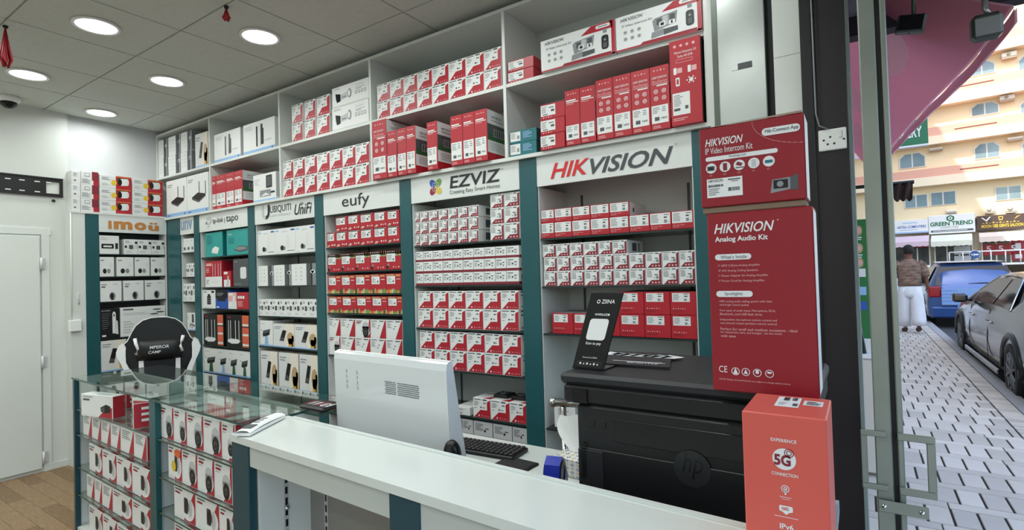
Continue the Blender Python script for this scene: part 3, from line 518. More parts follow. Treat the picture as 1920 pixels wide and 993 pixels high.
def k_dark(F, R, T, L, w, h, d):
    F.txt('w', 'ap outdoor', .06, .90, h*.05); F.lines('g2', .08, .30, .5, .85, 8, 2, .15); F.poly('w', [(.62, .15), (.80, .15), (.80, .80), (.76, .88), (.66, .88), (.62, .80)], 2); F.rect('k', .68, .72, .74, .80, 3); F.poly('w2', [(.80, .12), (.93, .12), (.90, .55), (.82, .6)], 2); F.rect('w', .08, .06, .28, .12, 2); R.rect('k', .02, .02, .98, .98)
def k_cover(F, R, T, L, w, h, d):
    F.rect('g3', .06, .90, .28, .95); F.lines('g2', .06, .72, .7, .82, 2, 2, .2); F.lines('g1', .06, .1, .3, .55, 5)
    for a, b in ((.74, .72), (.88, .78), (.80, .88)): F.ell('g3', a, b, .10, .025, 2)
def k_teal1(F, R, T, L, w, h, d): F.lines('tealdark', .1, .5, .5, .9, 5); F.poly('w', [(.36, .16), (.72, .10), (.82, .34), (.60, .42), (.42, .34)], 2); F.poly('w2', [(.36, .16), (.72, .10), (.70, .2), (.42, .26)], 3); R.rect('tealdark', .02, .02, .98, .98)
def k_teal2(F, R, T, L, w, h, d): F.txt('w', 'Archer', .08, .80, h*.07); F.lines('tealdark', .08, .45, .5, .7, 4); F.poly('g3', [(.34, .20), (.62, .10), (.96, .14), (.98, .30), (.60, .36)], 2); F.poly('g2', [(.40, .24), (.62, .16), (.92, .20), (.90, .28), (.6, .32)], 3); R.rect('tealdark', .02, .02, .98, .98)
def k_merc(F, R, T, L, w, h, d): F.rect('w', 0, .0, 1, .40); F.poly('w2', [(.3, .2), (.6, .10), (.9, .22), (.62, .32)], 2); F.lines('g2', .05, .1, .25, .3, 3); F.rect('pinkp', .05, .82, .4, .92); F.lines('pinkp', .05, .55, .3, .75, 3); [F.rect('w', a, .42, a+.02, .9, 2) for a in (.45, .6, .78, .92)]; R.rect('red2', .02, .02, .98, .98); T.rect('red2', .02, .02, .98, .98)
def k_merc2(F, R, T, L, w, h, d): F.rect('w', .1, .0, .9, .45); F.rect('w', .1, .8, .6, .95); F.poly('g1', [(.4, .05), (.7, .05), (.75, .7), (.6, .7)], 2)
def k_ap(F, R, T, L, w, h, d): F.txt('g1', 'omada', .1, .88, h*.05); F.rr('w', .48, .28, .88, .70, .018, 2); F.rr('w2', .51, .31, .85, .67, .016, 3); F.lines('g2', .08, .06, .6, .12, 2)
def k_bulb(F, R, T, L, w, h, d): F.rect('g2', .06, .86, .3, .92); F.rect('k', .7, .84, .92, .95); [F.rr('k', .34, .22+.115*k, .66, .32+.115*k, .004, 2) for k in range(4)]; F.rr('k', .40, .66, .60, .78, .004, 2); F.lines('g1', .08, .04, .9, .1, 1)
def k_blue(F, R, T, L, w, h, d): F.rect('kk', 0, .55, 1, 1); F.lines('g2', .1, .68, .7, .85, 3); F.rect('k', .15, .4, .85, .62, 2); F.rect('w', .08, .06, .3, .12, 2); R.rect('blu', .02, .02, .98, .98)
def k_pink(F, R, T, L, w, h, d): F.rect('pinkp', 0, .45, 1, 1); F.rect('w', .1, .82, .6, .95, 2); F.poly('w2', [(.5, .1), (.9, .1), (.85, .8), (.6, .8)], 2)
def k_redm(F, R, T, L, w, h, d): [F.rect('w', .1+.2*k, .62, .26+.2*k, .78) for k in range(3)]; F.lines('pinkp', .1, .15, .7, .5, 4); R.rect('red2', .02, .02, .98, .98); T.rect('red2', .02, .02, .98, .98)
def k_tenda(F, R, T, L, w, h, d):
    F.txt('hikred', 'Tenda', .08, .90, h*.05, bold=.02); F.rect('orange', .70, .02, .97, .98); 
    for k in range(9): F.rect('coral' if k % 3 else 'w2', .71, .06+.1*k, .96, .12+.1*k, 2)
    F.rect('k', .70, .62, .97, .65, 3)
    for a in (.10, .19, .40, .55): F.rect('w', a, .22, a+.022, .82, 2)
    F.poly('w', [(.06, .16), (.24, .10), (.52, .12), (.62, .20), (.50, .25), (.20, .26), (.08, .22)], 3); R.rect('k', .02, .02, .98, .98)
def k_imoutop(F, R, T, L, w, h, d):
    F.rect('redbox', .50, .0, 1, 1); F.rect('brown', .55, .45, .9, .98, 2); F.poly('w', [(.62, .80), (.86, .84), (.86, .30), (.64, .26)], 3); F.ell('kk', .63, .53, .065, .27, 4); F.ell('w2', .87, .57, .05, .27, 4); F.ell('yel', .44, .45, .09, .22, 2); F.rect('orange', .5, .9, .98, .99, 3); F.lines('g2', .06, .6, .36, .85, 3); F.lines('g1', .06, .15, .3, .4, 3)
def k_imouleft(F, R, T, L, w, h, d): F.rect('mar', .62, .35, 1, 1); F.rect('redbox', .7, .0, 1, .35); F.rr('g2', .2, .62, .5, .86, .003, 2); F.rr('w', .23, .66, .47, .82, .003, 3); F.lines('g2', .05, .1, .55, .45, 4)
def k_greybox(F, R, T, L, w, h, d): F.rect('g1', .02, .02, .98, .98); F.lines('g3', .1, .35, .55, .85, 5); F.rect('k', .55, .3, .65, .45, 2); F.rect('g3', .62, .5, .8, .58, 2)
def k_plain(F, R, T, L, w, h, d): F.rr('w2', .1, .1, .9, .9, .005); F.lines('g2', .2, .55, .7, .85, 4); F.rect('g3', .25, .2, .5, .3, 2)
def k_wphone(F, R, T, L, w, h, d):
    F.rect('lblu', 0, 0, 1, .07); F.rr('k', .58, .46, .84, .92, .006, 2); F.rect('g3', .62, .52, .80, .86, 3); F.rect('g2', .30, .16, .78, .40, 2); F.poly('w2', [(.32, .18), (.55, .3), (.76, .2)], 3); F.rect('k', .78, .25, .95, .32, 2); F.lines('g1', .06, .6, .3, .85, 4); R.rect('g1', .02, .1, .98, .98)
BASE = dict(labelred='redbox', red3='redbox', eured='redbox', eucol='redbox', eucol2='redbox', nvr='redbox', nvra='redbox', redcard='redbox', tealcard='tealdark', amp='redbox', dark='k', teal1='tealbox', teal2='tealbox', merc='redbox', merc2='redbox', ap='g3', blue='blu', redm='redbox', tenda='kk', bars='w', phone='cream', greybox='g2', imoutop='w2', imouleft='w2')
KF = {k[2:]: v for k, v in globals().items() if k.startswith('k_')}
KF['nvra'] = lambda *a: k_nvr(*a, acu=1, lab=.28); KF['corner_b'] = lambda *a: k_corner(*a, alt=1); KF['nvrs'] = lambda *a: k_nvr(*a, lab=.26); BASE['nvrs'] = 'redbox'
CM = {}
def carton_mesh(kind, w, h, d):
    k = (kind, round(w, 3), round(h, 3), round(d, 3))
    if k not in CM:
        w, h, d = k[1:]; mb = MB(); mb.bbox(-w/2, w/2, 0, d, 0, h, BASE.get(kind, 'w'), .0012); KF[kind](*faces(mb, w, h, d), w, h, d); CM[k] = mb.mesh('carton')
    return CM[k]
def carton(kind, w, h, d, loc, rz, label, group, name='product_box', cat='box'):
    o = bpy.data.objects.new(name, carton_mesh(kind, w, h, d)); COL.objects.link(o); o.location = loc; o.rotation_euler = (0, 0, rz)
    return tag(o, label, cat, group)
def ordn(i, n):
    if n == 1: return ''
    if n == 2: return ('left', 'right')[i]
    return 'leftmost' if i == 0 else 'rightmost' if i == n-1 else ORD[i]+' from left'
def shelf(cr, Y, depth, where, rows, ax=1, board=None, group=None, zfix=None, gap=.002, names=None, rzs=None, yoff=None):
    """rows bottom to top: (kind or list of kinds, description, x edges, yl_top, yl_bot, yr_top, yr_bot)"""
    z = None; nr = len(rows); tot = 0
    for r, (kind, desc, xs, ylt, ylb, yrt, yrb) in enumerate(rows):
        if isinstance(xs[0], (int, float)): xs = list(zip(xs[:-1], xs[1:]))
        X0, X1 = xs[0][0], xs[-1][1]
        g = lambda x, y: U(*cr(x, y), ax, Y)
        if z is None: z = zfix if zfix is not None else (g(X0, ylb).z+g(X1, yrb).z)/2; zs = z
        h = ((g(X0, ylt).z-g(X0, ylb).z)+(g(X1, yrt).z-g(X1, yrb).z))/2
        rn = '' if nr == 1 else ('upper row', 'lower row')[r == 0] if nr == 2 else ('bottom row', 'middle row', 'top row')[r]
        for i, (a, b) in enumerate(xs):
            yy = lambda x: (ylt+ylb)/2+((yrt+yrb)-(ylt+ylb))/2*(x-X0)/(X1-X0)
            pa, pb = g(a, yy(a)), g(b, yy(b)); c = (pa+pb)/2
            if ax == 1:
                lo, hi = clampx(c.x, z); pa.x = max(pa.x, lo); pb.x = min(pb.x, hi); c = (pa+pb)/2
                for zb in (ZB[1]-T_, ZB[2]):
                    if z < zb < z+h+.003: h = zb-z-.003
            if r == nr-1 and i == 0 and z < 2.0: h -= .009
            if ax == 0 and z < 2.0: pa.y = max(pa.y, IY[2]+.003); pb.y = min(pb.y, IY[3]-.014); c = (pa+pb)/2
            w = ((pb-pa).length if ax == 0 else pb.x-pa.x)-gap
            kd = kind[i] if isinstance(kind, (list, tuple)) else kind; ds = desc[i] if isinstance(desc, (list, tuple)) else desc
            od = ordn(i, len(xs)) if not isinstance(desc, (list, tuple)) else ''
            lab = ', '.join(p for p in (ds, od, rn, where) if p)
            loc = (c.x, Y, z+.0004) if ax == 1 else (Y, c.y, z+.0004)
            carton(kd, w, h-.0008, depth, loc, 0 if ax == 1 else PI/2, lab, group or ('boxes '+where))
        z += h
    if board is not None: BOARDS.append((board, zs))
    return zs
BOARDS = []
def clampx(x, z):
    iv = [(a+T_+.001, b-.001) for a, b in zip(DX[:-1], DX[1:])] if z > 2.0 else [(a[1]+.008, b[0]-.008) for a, b in zip(PIL[:-1], PIL[1:])]
    return min(iv, key=lambda t: abs((t[0]+t[1])/2-x))
# ---- red-and-grey sign bay
W = 'below red-grey sign'; YB = YL+.012; D = .22
def sh(n): return n+' shelf '+W
shelf(cA, YB, D, sh('top'), [('labelred', 'red box, wide white label', [47, 120, 200, 284, 370, 460, 553, 652, 755], 405, 478, 350, 430), ('labelred', 'red box, wide white label', [44, 120, 200, 283, 370, 460], 337, 402, 297, 372)], board='hik')
X10 = [72, 133, 195, 258, 325, 391, 461, 535, 609, 687, 770]
shelf(cA, YB, D, sh('second'), [('corner2', 'maroon-cornered white box', X10, 625, 692, 607, 688), ('corner2', 'maroon-cornered white box', X10, 560, 625, 532, 607), ('corner2', 'maroon-cornered white box', [66, 128, 190, 252, 320, 384, 450], 493, 560, 475, 545)], board='hik')
shelf(cA, YB, D, sh('third'), [('red3', 'red carton, small white label', [110, 205, 305, 417, 530, 650, 777], 815, 905, 825, 940), ('red3', 'red carton, small white label', [(413, 527), (527, 645), (645, 770)], 708, 815, 705, 825)], board='hik')
# ---- clover-logo bay
W = 'below clover-logo sign'
z1 = shelf(cB, YB, D, sh('top'), [('corner2', 'small maroon-cornered box', [32, 67, 107, 152, 195, 240, 288, 333], 312, 365, 292, 348), ('corner2', 'small maroon-cornered box', [32, 67, 107, 152, 195, 240, 288, 333], 258, 312, 232, 292), ('corner2', 'small maroon-cornered box', [32, 67, 107, 152, 195, 240, 288, 333], 205, 258, 172, 232)], board='ez')
shelf(cB, YB-.004, D, 'right stack, top shelf below clover-logo sign', [('corner2', 'larger maroon-cornered box', [385, 449, 520], 272, 348, 265, 338), ('corner2', 'larger maroon-cornered box', [385, 449, 520], 200, 272, 190, 265), ('corner2', 'larger maroon-cornered box', [385, 449, 520], 133, 200, 115, 190)], zfix=z1)
XE = [38, 82, 126, 171, 216, 262, 310, 358, 409, 459, 517]
shelf(cB, YB, D, sh('second'), [('flat', 'flat maroon-based white box', XE, 488, 542, 480, 542), ('flat', 'flat maroon-based white box', XE, 435, 488, 420, 480), ('flat', 'flat maroon-based white box', XE, 382, 435, 358, 420)], board='ez')
XG = [57, 127, 197, 274, 354, 434, 516]
shelf(cB, YB, D, sh('third'), [('corner', 'square red-cornered box', XG, 648, 735, 654, 752), ('corner', 'square red-cornered box', XG, 560, 648, 562, 654)], board='ez')
XG = [65, 134, 204, 280, 361, 442, 527]
shelf(cB, YB, D, sh('fourth'), [('corner', 'square red-cornered box', XG, 828, 912, 862, 962), ('corner_b', 'square red-cornered box', XG, 740, 828, 762, 862)], board='ez')
z5 = shelf(cL, YB, .15, sh('fifth'), [('corner', 'red-cornered box with black gadget atop', [212, 361, 523, 690], 180, 366, 252, 436)], board='ez')
shelf(cL, YB, .15, 'fifth shelf '+W, [('plain', 'small flat white box beside red-cornered ones', [(60, 185)], 255, 335, 278, 362)], zfix=z5)
shelf(cL, YB, .2, 'bottom shelf '+W, [('greybox', 'grey carton behind the desk', [-40, 120, 215, 380, 545, 690], 340, 480, 455, 590)], board='ez')
# ---- four-letter black sign bay
W = 'below four-letter sign'
shelf(cC, YB, D, sh('top'), [('eured', 'small red white-labelled box', [50, 105, 163, 224, 290, 357, 417], 300, 375, 270, 355), ('eured', 'small red white-labelled box', [(102, 162), (162, 222), (222, 290), (290, 355), (355, 414)], 213, 290, 183, 270)], board='eufy')
X5 = [60, 129, 198, 273, 348, 425]
shelf(cC, YB, D, sh('second'), [('eucol2', 'red box with green-striped top', X5, 400, 493, 385, 487)], board='eufy')
shelf(cC, YB, D, sh('third'), [('eucol', 'red box with green-flamed base', X5, 505, 600, 498, 602)], board='eufy')
shelf(cC, YB, D, sh('fourth'), [('eucol', 'red box with green-flamed base', [65, 134, 204, 279, 356, 431], 608, 693, 608, 706)], board='eufy')
X5 = [58, 128, 200, 275, 351, 432]
shelf(cC, YB, D, sh('fifth'), [(['domecam', 'dome', 'dome', 'dome', 'dome'], 'white box with red triangle', X5, 805, 895, 832, 935), (['dome', 'dome', 'domecam', 'dome', 'dome'], 'white box with red triangle', X5, 712, 805, 728, 832)], board='eufy')
shelf(crop((600, 640), 2.813), YB, .2, 'bottom shelf '+W, [('corner', 'red-cornered white box', [55, 150, 245, 345, 440], 290, 368, 350, 450)], board='eufy')
# ---- two-logo bay
W = 'below two-logo sign'
shelf(cD, YB, D, sh('top'), [('spot', 'white box with spot camera picture', [467, 570, 683, 789], 145, 288, 116, 271)], board='ubi')
shelf(cD, YB, D, sh('second'), [('fold', 'white box with dark spine picture', [466, 565, 662, 796], 340, 455, 323, 452)], board='ubi')
shelf(cD, YB, D, sh('third'), [('small', 'narrow white gadget box', [486, 517, 557, 597, 637, 678, 720, 762, 800], 523, 617, 520, 630)], board='ubi')
z4 = shelf(cD, YB, .18, 'fourth shelf '+W, [('phone', ['white box with black phone-shaped lock, left', 'white box with black phone-shaped lock, right'], [(562, 677), (679, 801)], 655, 788, 662, 805)], board='ubi')
shelf(cD, YB, .18, 'fourth shelf '+W, [('tcam', 'tall narrow white box with camera picture', [(489, 559)], 635, 778, 638, 785)], zfix=z4)
shelf(cD, YB, .16, sh('bottom'), [('phone', 'tall pale box with black lock', [(495, 585), (593, 700), (706, 806)], 805, 1000, 828, 1060)], board='ubi')
# ---- arrow-logo bay
W = 'below arrow-logo sign'
z0 = shelf(cD, YB, D, 'top shelf '+W, [(['teal1', 'teal2'], ['teal box with white square device, left', 'teal box with dark router, right'], [(190, 283), (306, 424)], 152, 293, 140, 286)], board='tp')
z0 = shelf(cD, YB, .2, 'second shelf '+W, [('ap', 'dark grey box with white oval device', [(342, 425)], 303, 457, 298, 459)], board='tp')
shelf(cD, YB, .2, 'second shelf '+W, [('merc', 'red and white router box', [(190, 281)], 310, 456, 308, 458)], zfix=z0)
shelf(cD, YB, .1, 'second shelf '+W, [('merc2', 'small red box with white front', [(287, 330)], 365, 457, 365, 458)], zfix=z0)
z0 = shelf(cD, YB, .2, 'third shelf '+W, [(['bulb', 'blue'], ['white box with black stacked gadget', 'blue box with black band'], [(172, 244), (246, 311)], 470, 578, 470, 580)], board='tp')
shelf(cD, YB, .2, 'third shelf '+W, [(['pink', 'redm'], ['white and pink box', 'red box with three white squares'], [(314, 360), (361, 427)], 485, 581, 485, 585)], zfix=z0)
shelf(cD, YB, .2, 'fourth shelf '+W, [('tenda', 'black antenna-router box with orange strip', [(181, 291), (304, 432)], 603, 776, 606, 795)], board='tp')
shelf(cD, YB, .16, 'bottom shelf '+W, [(['gcam', 'tcam', 'gcam', 'gcam'], ['wide white box with dark camera on green stand', 'white box with blue camera stand', 'narrow white camera box, third from left', 'narrow white camera box, rightmost'], [184, 260, 316, 376, 434], 785, 922, 812, 962)], board='tp')
# ---- narrow bay
W = 'below small blue sign'
shelf(cD, YB, .2, 'top shelf '+W, [('icam2', 'slim white camera box', [68, 89, 110, 130], 190, 272, 188, 270)], board='unv')
shelf(cD, YB, .2, 'second shelf '+W, [('small', 'white gadget box', [84, 107, 130], 325, 405, 325, 405)], board='unv')
shelf(cD, YB, .2, 'third shelf '+W, [('small', 'tall white box', [71, 100, 131], 435, 540, 438, 542)], board='unv')
shelf(cD, YB, .2, 'bottom shelf '+W, [('wphone', 'white box with blue picture', [(91, 135)], 595, 697, 598, 700)], board='unv')
# ---- back-wall unit
W = 'below orange-letter sign'; XBX = XI-.006; DI = .11
z0 = shelf(cE, XBX, DI, 'top shelf '+W, [('strip', 'white box with black strip picture', [(203, 292)], 328, 416, 330, 416)], ax=0, board='imou')
shelf(cE, XBX, DI, 'top shelf '+W, [('small', 'little white camera box', [313, 375, 436, 493], 345, 416, 345, 414)], ax=0, zfix=z0)
shelf(cE, XBX, DI, 'second shelf '+W, [('icam2', 'white box with round black lens', [(203, 270), (281, 356), (361, 427), (433, 496)], 427, 517, 423, 511)], ax=0, board='imou')
shelf(cE, XBX, DI, 'third shelf '+W, [('icam', 'white box with dark round camera', [(207, 303), (311, 401), (407, 497)], 532, 631, 524, 612)], ax=0, board='imou')
shelf(cE, XBX, DI, 'fourth shelf '+W, [(['dark', 'cover'], ['black box with white antenna device', 'wide white box with grey discs'], [(205, 294), (297, 497)], 652, 789, 640, 768)], ax=0, board='imou')
shelf(cE, XBX, DI, 'bottom shelf '+W, [(['phone', 'plain'], ['large white box with black phone-shaped device', 'white box behind the gaming chair'], [(206, 324), (330, 480)], 790, 930, 778, 915)], ax=0, board='imou')
ZT = IZ+.0185
shelf(cE, XBX+.004, .125, 'on top of orange-letter unit', [('imoutop', 'white-red camera box', [(205, 346), (350, 484)], 191, 244, 197, 250), ('imoutop', 'white-red camera box', [(205, 346), (350, 484)], 133, 191, 147, 197), ('imoutop', 'white-red camera box', [(205, 346), (350, 484)], 76, 133, 92, 147)], ax=0, zfix=ZT)
shelf(cE, XBX+.002, .12, 'far left on orange-letter unit', [('plain', 'box with dark side', [(80, 121)], 180, 240, 182, 240), ('plain', 'box with dark side', [(80, 121)], 120, 180, 120, 182), ('plain', 'box with dark side', [(80, 121)], 62, 120, 62, 120)], ax=0, zfix=ZT)
shelf(cE, XBX+.004, .125, 'left end on orange-letter unit', [('imouleft', 'small white-maroon box', [(122, 201)], 182, 240, 186, 241), ('imouleft', 'small white-maroon box', [(122, 201)], 120, 182, 126, 186), ('imouleft', 'small white-maroon box', [(122, 201)], 60, 120, 66, 126)], ax=0, zfix=ZT)
# the glass shelves carrying them
for k, z in BOARDS:
    if k == 'imou': ib('glass_shelf', XK+.009, XI-.004, IY[2]+.001, IY[3]-.013, z-.009, z-.0008, 'shelfedge')
    else:
        i = [b[0] for b in BAYS].index(k); a, b = PIL[i][1]+.0065, PIL[i+1][0]-.0065; cx = BAY[k].location.x
        B(a-cx, b-cx, .004, YW-.018-YL, z-.009, z-.0008, 'shelfedge').build('glass_shelf', BAY[k])
# ---- upper cupboards
YU = YF+.012; ZL, ZU = ZB[0], ZB[1]
W1, W2, W3, W4, W5 = 'first cupboard', 'second cupboard', 'third cupboard', 'fourth cupboard', 'fifth cupboard'
shelf(cF, YU, .28, 'lower tier, '+W1, [('router', ['white box with black two-antenna router, left', 'white box with black two-antenna router, right'], [(190, 361), (363, 545)], 600, 922, 540, 862)], zfix=ZL)
zz = shelf(cF, YU, .2, 'upper tier, '+W1, [('fold', 'white box with dark spine', [(116, 195), (205, 310), (312, 402)], 440, 598, 375, 548), ('fold', 'white box with dark spine', [(116, 195), (205, 310), (312, 402)], 285, 440, 205, 375)], zfix=ZU)
shelf(cF, YU, .2, 'upper tier, '+W1, [('phone', 'large beige box with phone-shaped lock', [(434, 540)], 225, 512, 208, 500)], zfix=ZU)
shelf(cG, YU, .28, 'upper tier, '+W2, [('bars', 'white box with two dark bars', [(377, 530), (546, 730)], 466, 622, 350, 545)], zfix=ZU)
shelf(cF, YU, .26, 'lower tier, '+W2, [('nvr', 'slim red box with white labels', [545, 609, 694, 765, 833], 575, 856, 512, 812)], zfix=ZL)
shelf(cG, YU, .2, 'lower tier, '+W2, [('wphone', 'white box with black phone picture', [(604, 736)], 697, 858, 672, 832)], zfix=ZL)
shelf(cH, YU, .2, 'left in upper tier, third cupboard', [('corner', 'red-cornered white box', [(294, 373), (386, 463), (473, 566)], 340, 472, 275, 412), ('corner', 'red-cornered white box', [(294, 373), (386, 463), (473, 566)], 210, 340, 130, 275)], zfix=ZU)
shelf(cH, YU, .28, 'upper tier, '+W3, [('bullet', 'wide bullet-camera box', [(583, 846)], 245, 402, 155, 332), ('bullet', 'wide bullet-camera box', [(583, 846)], 97, 245, 5, 155)], zfix=ZU)
X7 = [230, 306, 389, 476, 566, 658, 751, 850]
shelf(cH, YU, .2, 'lower tier, '+W3, [('corner_b', 'red-cornered white box', X7, 730, 862, 610, 750), ('corner', 'red-cornered white box', X7, 605, 730, 455, 610)], zfix=ZL)
X8 = [78, 150, 224, 299, 380, 471, 564, 664, 760]
shelf(cI, YU, .2, 'upper tier, '+W4, [('corner', 'red-cornered white box', X8, 545, 640, 350, 458), ('corner_b', 'red-cornered white box', X8, 455, 545, 232, 350)], zfix=ZU)
YO = YF-.025; lt = 'lower tier, '+W4
shelf(cI, YO, .27, lt, [('nvra', 'tallest red box at left end', [(53, 131)], 650, 972, 640, 965)], zfix=ZL)
shelf(cI, YO, .25, lt, [('nvr', 'slim red recorder box beside the tallest', [(134, 187)], 712, 962, 700, 955)], zfix=ZL)
shelf(cI, YO, .25, lt, [('nvr', ['slim red recorder box, third from left', 'slim red recorder box, fourth from left'], [190, 240, 290], 698, 950, 672, 938)], zfix=ZL)
shelf(cI, YO, .25, lt, [('nvr', 'red recorder box standing alone', [(352, 409)], 655, 918, 640, 905)], zfix=ZL)
shelf(cI, YO, .27, lt, [('nvr', ['red recorder box, third from right', 'red recorder box, second from right', 'red recorder box at right end'], [481, 548, 613, 682], 618, 888, 572, 860)], zfix=ZL)
shelf(cJ, YU, .2, 'upper tier, '+W5, [('redcard', 'small red white-labelled box', [(72, 232)], 418, 492, 385, 458), ('redcard', 'small red white-labelled box', [(72, 232)], 352, 418, 318, 385)], zfix=ZU)
shelf(cJ, YO+.01, .22, 'upper tier, '+W5, [('kit', ['wide white intercom kit box, left', 'wide white intercom kit box, right'], [(277, 739), (742, 1300)], 243, 440, -70, 165)], zfix=ZU)
shelf(cJ, YU, .2, 'lower tier, '+W5, [('tealcard', 'flat teal box with white label', [(85, 252)], 872, 955, 850, 935), ('tealcard', 'flat teal box with white label', [(85, 252)], 800, 872, 770, 850)], zfix=ZL)
lt = 'lower tier, '+W5
shelf(cJ, YO+.01, .2, lt, [('redcard', 'flat red box with white label', [(274, 427)], 822, 915, 800, 898), ('redcard', 'flat red box with white label', [(274, 427)], 728, 822, 705, 800), ('redcard', 'flat red box with white label', [(274, 427)], 635, 728, 605, 705)], zfix=ZL)
shelf(cJ, YO+.01, .24, lt, [('nvrs', ['slim red box beside flat red boxes', 'slim red box, second of the slim ones'], [429, 521, 617], 560, 896, 523, 880)], zfix=ZL)
shelf(cJ, YO+.01, .25, lt, [('nvra', ['red box with round icons, leftmost of four', 'red box with round icons, second of four', 'red box with round icons, third of four', 'red box with round icons, rightmost of four'], [620, 728, 840, 957, 1078], 490, 866, 400, 800)], zfix=ZL)
shelf(cJ, YO, .27, lt, [('amp', 'tallest red box with big white label', [(1080, 1276)], 235, 790, 190, 755)], zfix=ZL)
# ================================================================ glass display counter
def slab(x0, x1, y0, y1, z0, z1, top='glass', edge='glassedge'):
    mb = MB(); vs = [(x, y, z) for z in (z0, z1) for y in (y0, y1) for x in (x0, x1)]
    mb.add(vs, [(0, 2, 3, 1), (4, 5, 7, 6)], top); b = 0; i = mb.mi(edge)
    for f in ((0, 1, 5, 4), (2, 6, 7, 3), (0, 4, 6, 2), (1, 3, 7, 5)): mb.f.append(list(f)); mb.m.append(i); mb.sm.append(False)
    return mb
GA = -1.95*PI/180; GO = Vector((-3.495, 1.043, 0)); HC = .947
gc = empty('glass_counter', GO, GA); tag(gc, 'glass-topped display counter with teal posts and stocked glass shelves', 'counter')
GX1, GX2, GD = 1.0, 1.775, .225
slab(-.004, GX1-.002, -.004, .415, HC-.009, HC).build('glass_top', gc); slab(GX1+.002, GX2, -.004, .415, HC-.009, HC).build('glass_top', gc); slab(GX2+.002, GX2+.095, .20, .415, HC-.009, HC).build('glass_top', gc)
B(0, .022, 0, .022, 0, HC-.010, 'teal2').build('post', gc); B(GX1-.03, GX1+.03, 0, .02, 0, HC-.010, 'teal').build('post', gc)
B(.002, .012, .022, GD, .02, HC-.011, 'lam').build('side_panel', gc); B(GX1-.008, GX1+.008, .02, GD, .02, HC-.011, 'lam').build('partition', gc); B(GX2-.02, GX2-.006, .02, GD, .02, HC-.011, 'lam').build('side_panel', gc)
B(.002, GX2-.006, GD, GD+.012, .02, HC-.011, 'lam2').build('back_panel', gc); B(0, GX2, GD-.004, GD+.02, HC-.035, HC-.0095, 'lam').build('back_rail', gc)
B(.002, GX2-.006, .02, GD, 0, .02, 'lam').build('plinth', gc)
for xx in (.014, GX1+.010): B(xx, xx+.003, .10, .112, .05, HC-.05, 'g3').build('slotted_standard', gc)
M1 = [.785, .653, .485, .343]; M2 = [.785, .631, .485, .335]
for z in M1: slab(.024, GX1-.032 if 0 else GX1-.009, .006, GD-.002, z-.007, z-.0005).build('glass_shelf', gc)
for z in M2: slab(GX1+.012, GX2-.021, .006, GD-.002, z-.007, z-.0005).build('glass_shelf', gc)
B(.024, GX1-.009, .006, GD-.002, .15, .168, 'lam').build('base_shelf', gc)
gdir = Vector((math.cos(GA), math.sin(GA), 0)); gn = Vector((-math.sin(GA), math.cos(GA), 0))
def gx(cr, x, y): return (UP(*cr(x, y), GO+gn*.012, gn)-GO).dot(gdir)
cN = crop((120, 680), 3.172); cO = crop((280, 780), 4.66)
def gplace(kind, x0, x1, z, h, d, y, label, rz=0, grp='boxes in the glass counter'):
    c = GO+gdir*((x0+x1)/2)+gn*y; return carton(kind, x1-x0-.003, h, d, (c.x, c.y, z+.0005), GA+rz, label, grp)
def grow(kind, cr, xs, yl, yr, z, h, d, desc, where, y=.024, lo=.028, hi=1.0):
    kn = kind if isinstance(kind, list) else [kind]*(len(xs)-1); E_ = []
    for i in range(len(xs)-1):
        ya = yl+(yr-yl)*(xs[i]-xs[0])/(xs[-1]-xs[0]); yb = yl+(yr-yl)*(xs[i+1]-xs[0])/(xs[-1]-xs[0])
        a, b = max(gx(cr, xs[i], ya), lo), min(gx(cr, xs[i+1], yb), hi)
        gplace(kn[i], a, b, z, h, d, y, '%s, %s, %s' % (desc, ordn(i, len(xs)-1), where))
W = 'left half of glass counter'
gplace('turret', .02+.02, .30, M1[0], .105, .06, .14, 'white camera box lying behind others, top shelf, '+W)
gplace('wide', gx(cN, 165, 260), gx(cN, 275, 260), M1[0], .108, .055, -.004, 'wide white camera box jutting out, top shelf, '+W, .22)
gplace('turret', gx(cN, 335, 250), gx(cN, 425, 250), M1[0], .112, .10, .03, 'white box with red side, top shelf, '+W, -.30)
grow('slant', cN, [97, 150, 205, 262, 320, 400, 475], 390, 560, M1[1], .112, .14, 'slim white-red box', 'second shelf, '+W, hi=GX1-.012)
grow('turret', cN, [132, 212, 296, 388, 497], 515, 690, M1[2], .135, .16, 'white-red camera box', 'third shelf, '+W, hi=GX1-.012)
grow(['slant', 'slant', 'slant', 'turret', 'turret'], cN, [118, 165, 210, 272, 388, 497], 700, 850, M1[3], .112, .15, 'white-red camera box', 'fourth shelf, '+W, hi=GX1-.012)
grow('turret', cN, [132, 214, 300, 390, 497], 880, 1060, .168, .135, .16, 'white-red camera box', 'base of '+W, hi=GX1-.012)
W = 'right half of glass counter'; LO = GX1+.016; HI = GX2-.024
grow('domecam', cO, [47, 187, 302, 447, 606, 720], 95, 270, M2[0], .135, .18, 'dome-camera box', 'top shelf, '+W, lo=LO, hi=HI)
grow(['turretcol', 'domecam', 'domecam', 'domecam'], cO, [136, 259, 393, 541, 695], 380, 560, M2[1], .138, .17, 'white-red camera box', 'second shelf, '+W, lo=LO, hi=HI)
grow('turret', cO, [187, 376, 583, 720], 690, 880, M2[2], .128, .16, 'white-red camera box', 'third shelf, '+W, lo=LO, hi=HI)
grow('turret', cO, [190, 382, 590, 720], 980, 1120, M2[3], .128, .16, 'white-red camera box', 'bottom shelf, '+W, lo=LO, hi=HI)
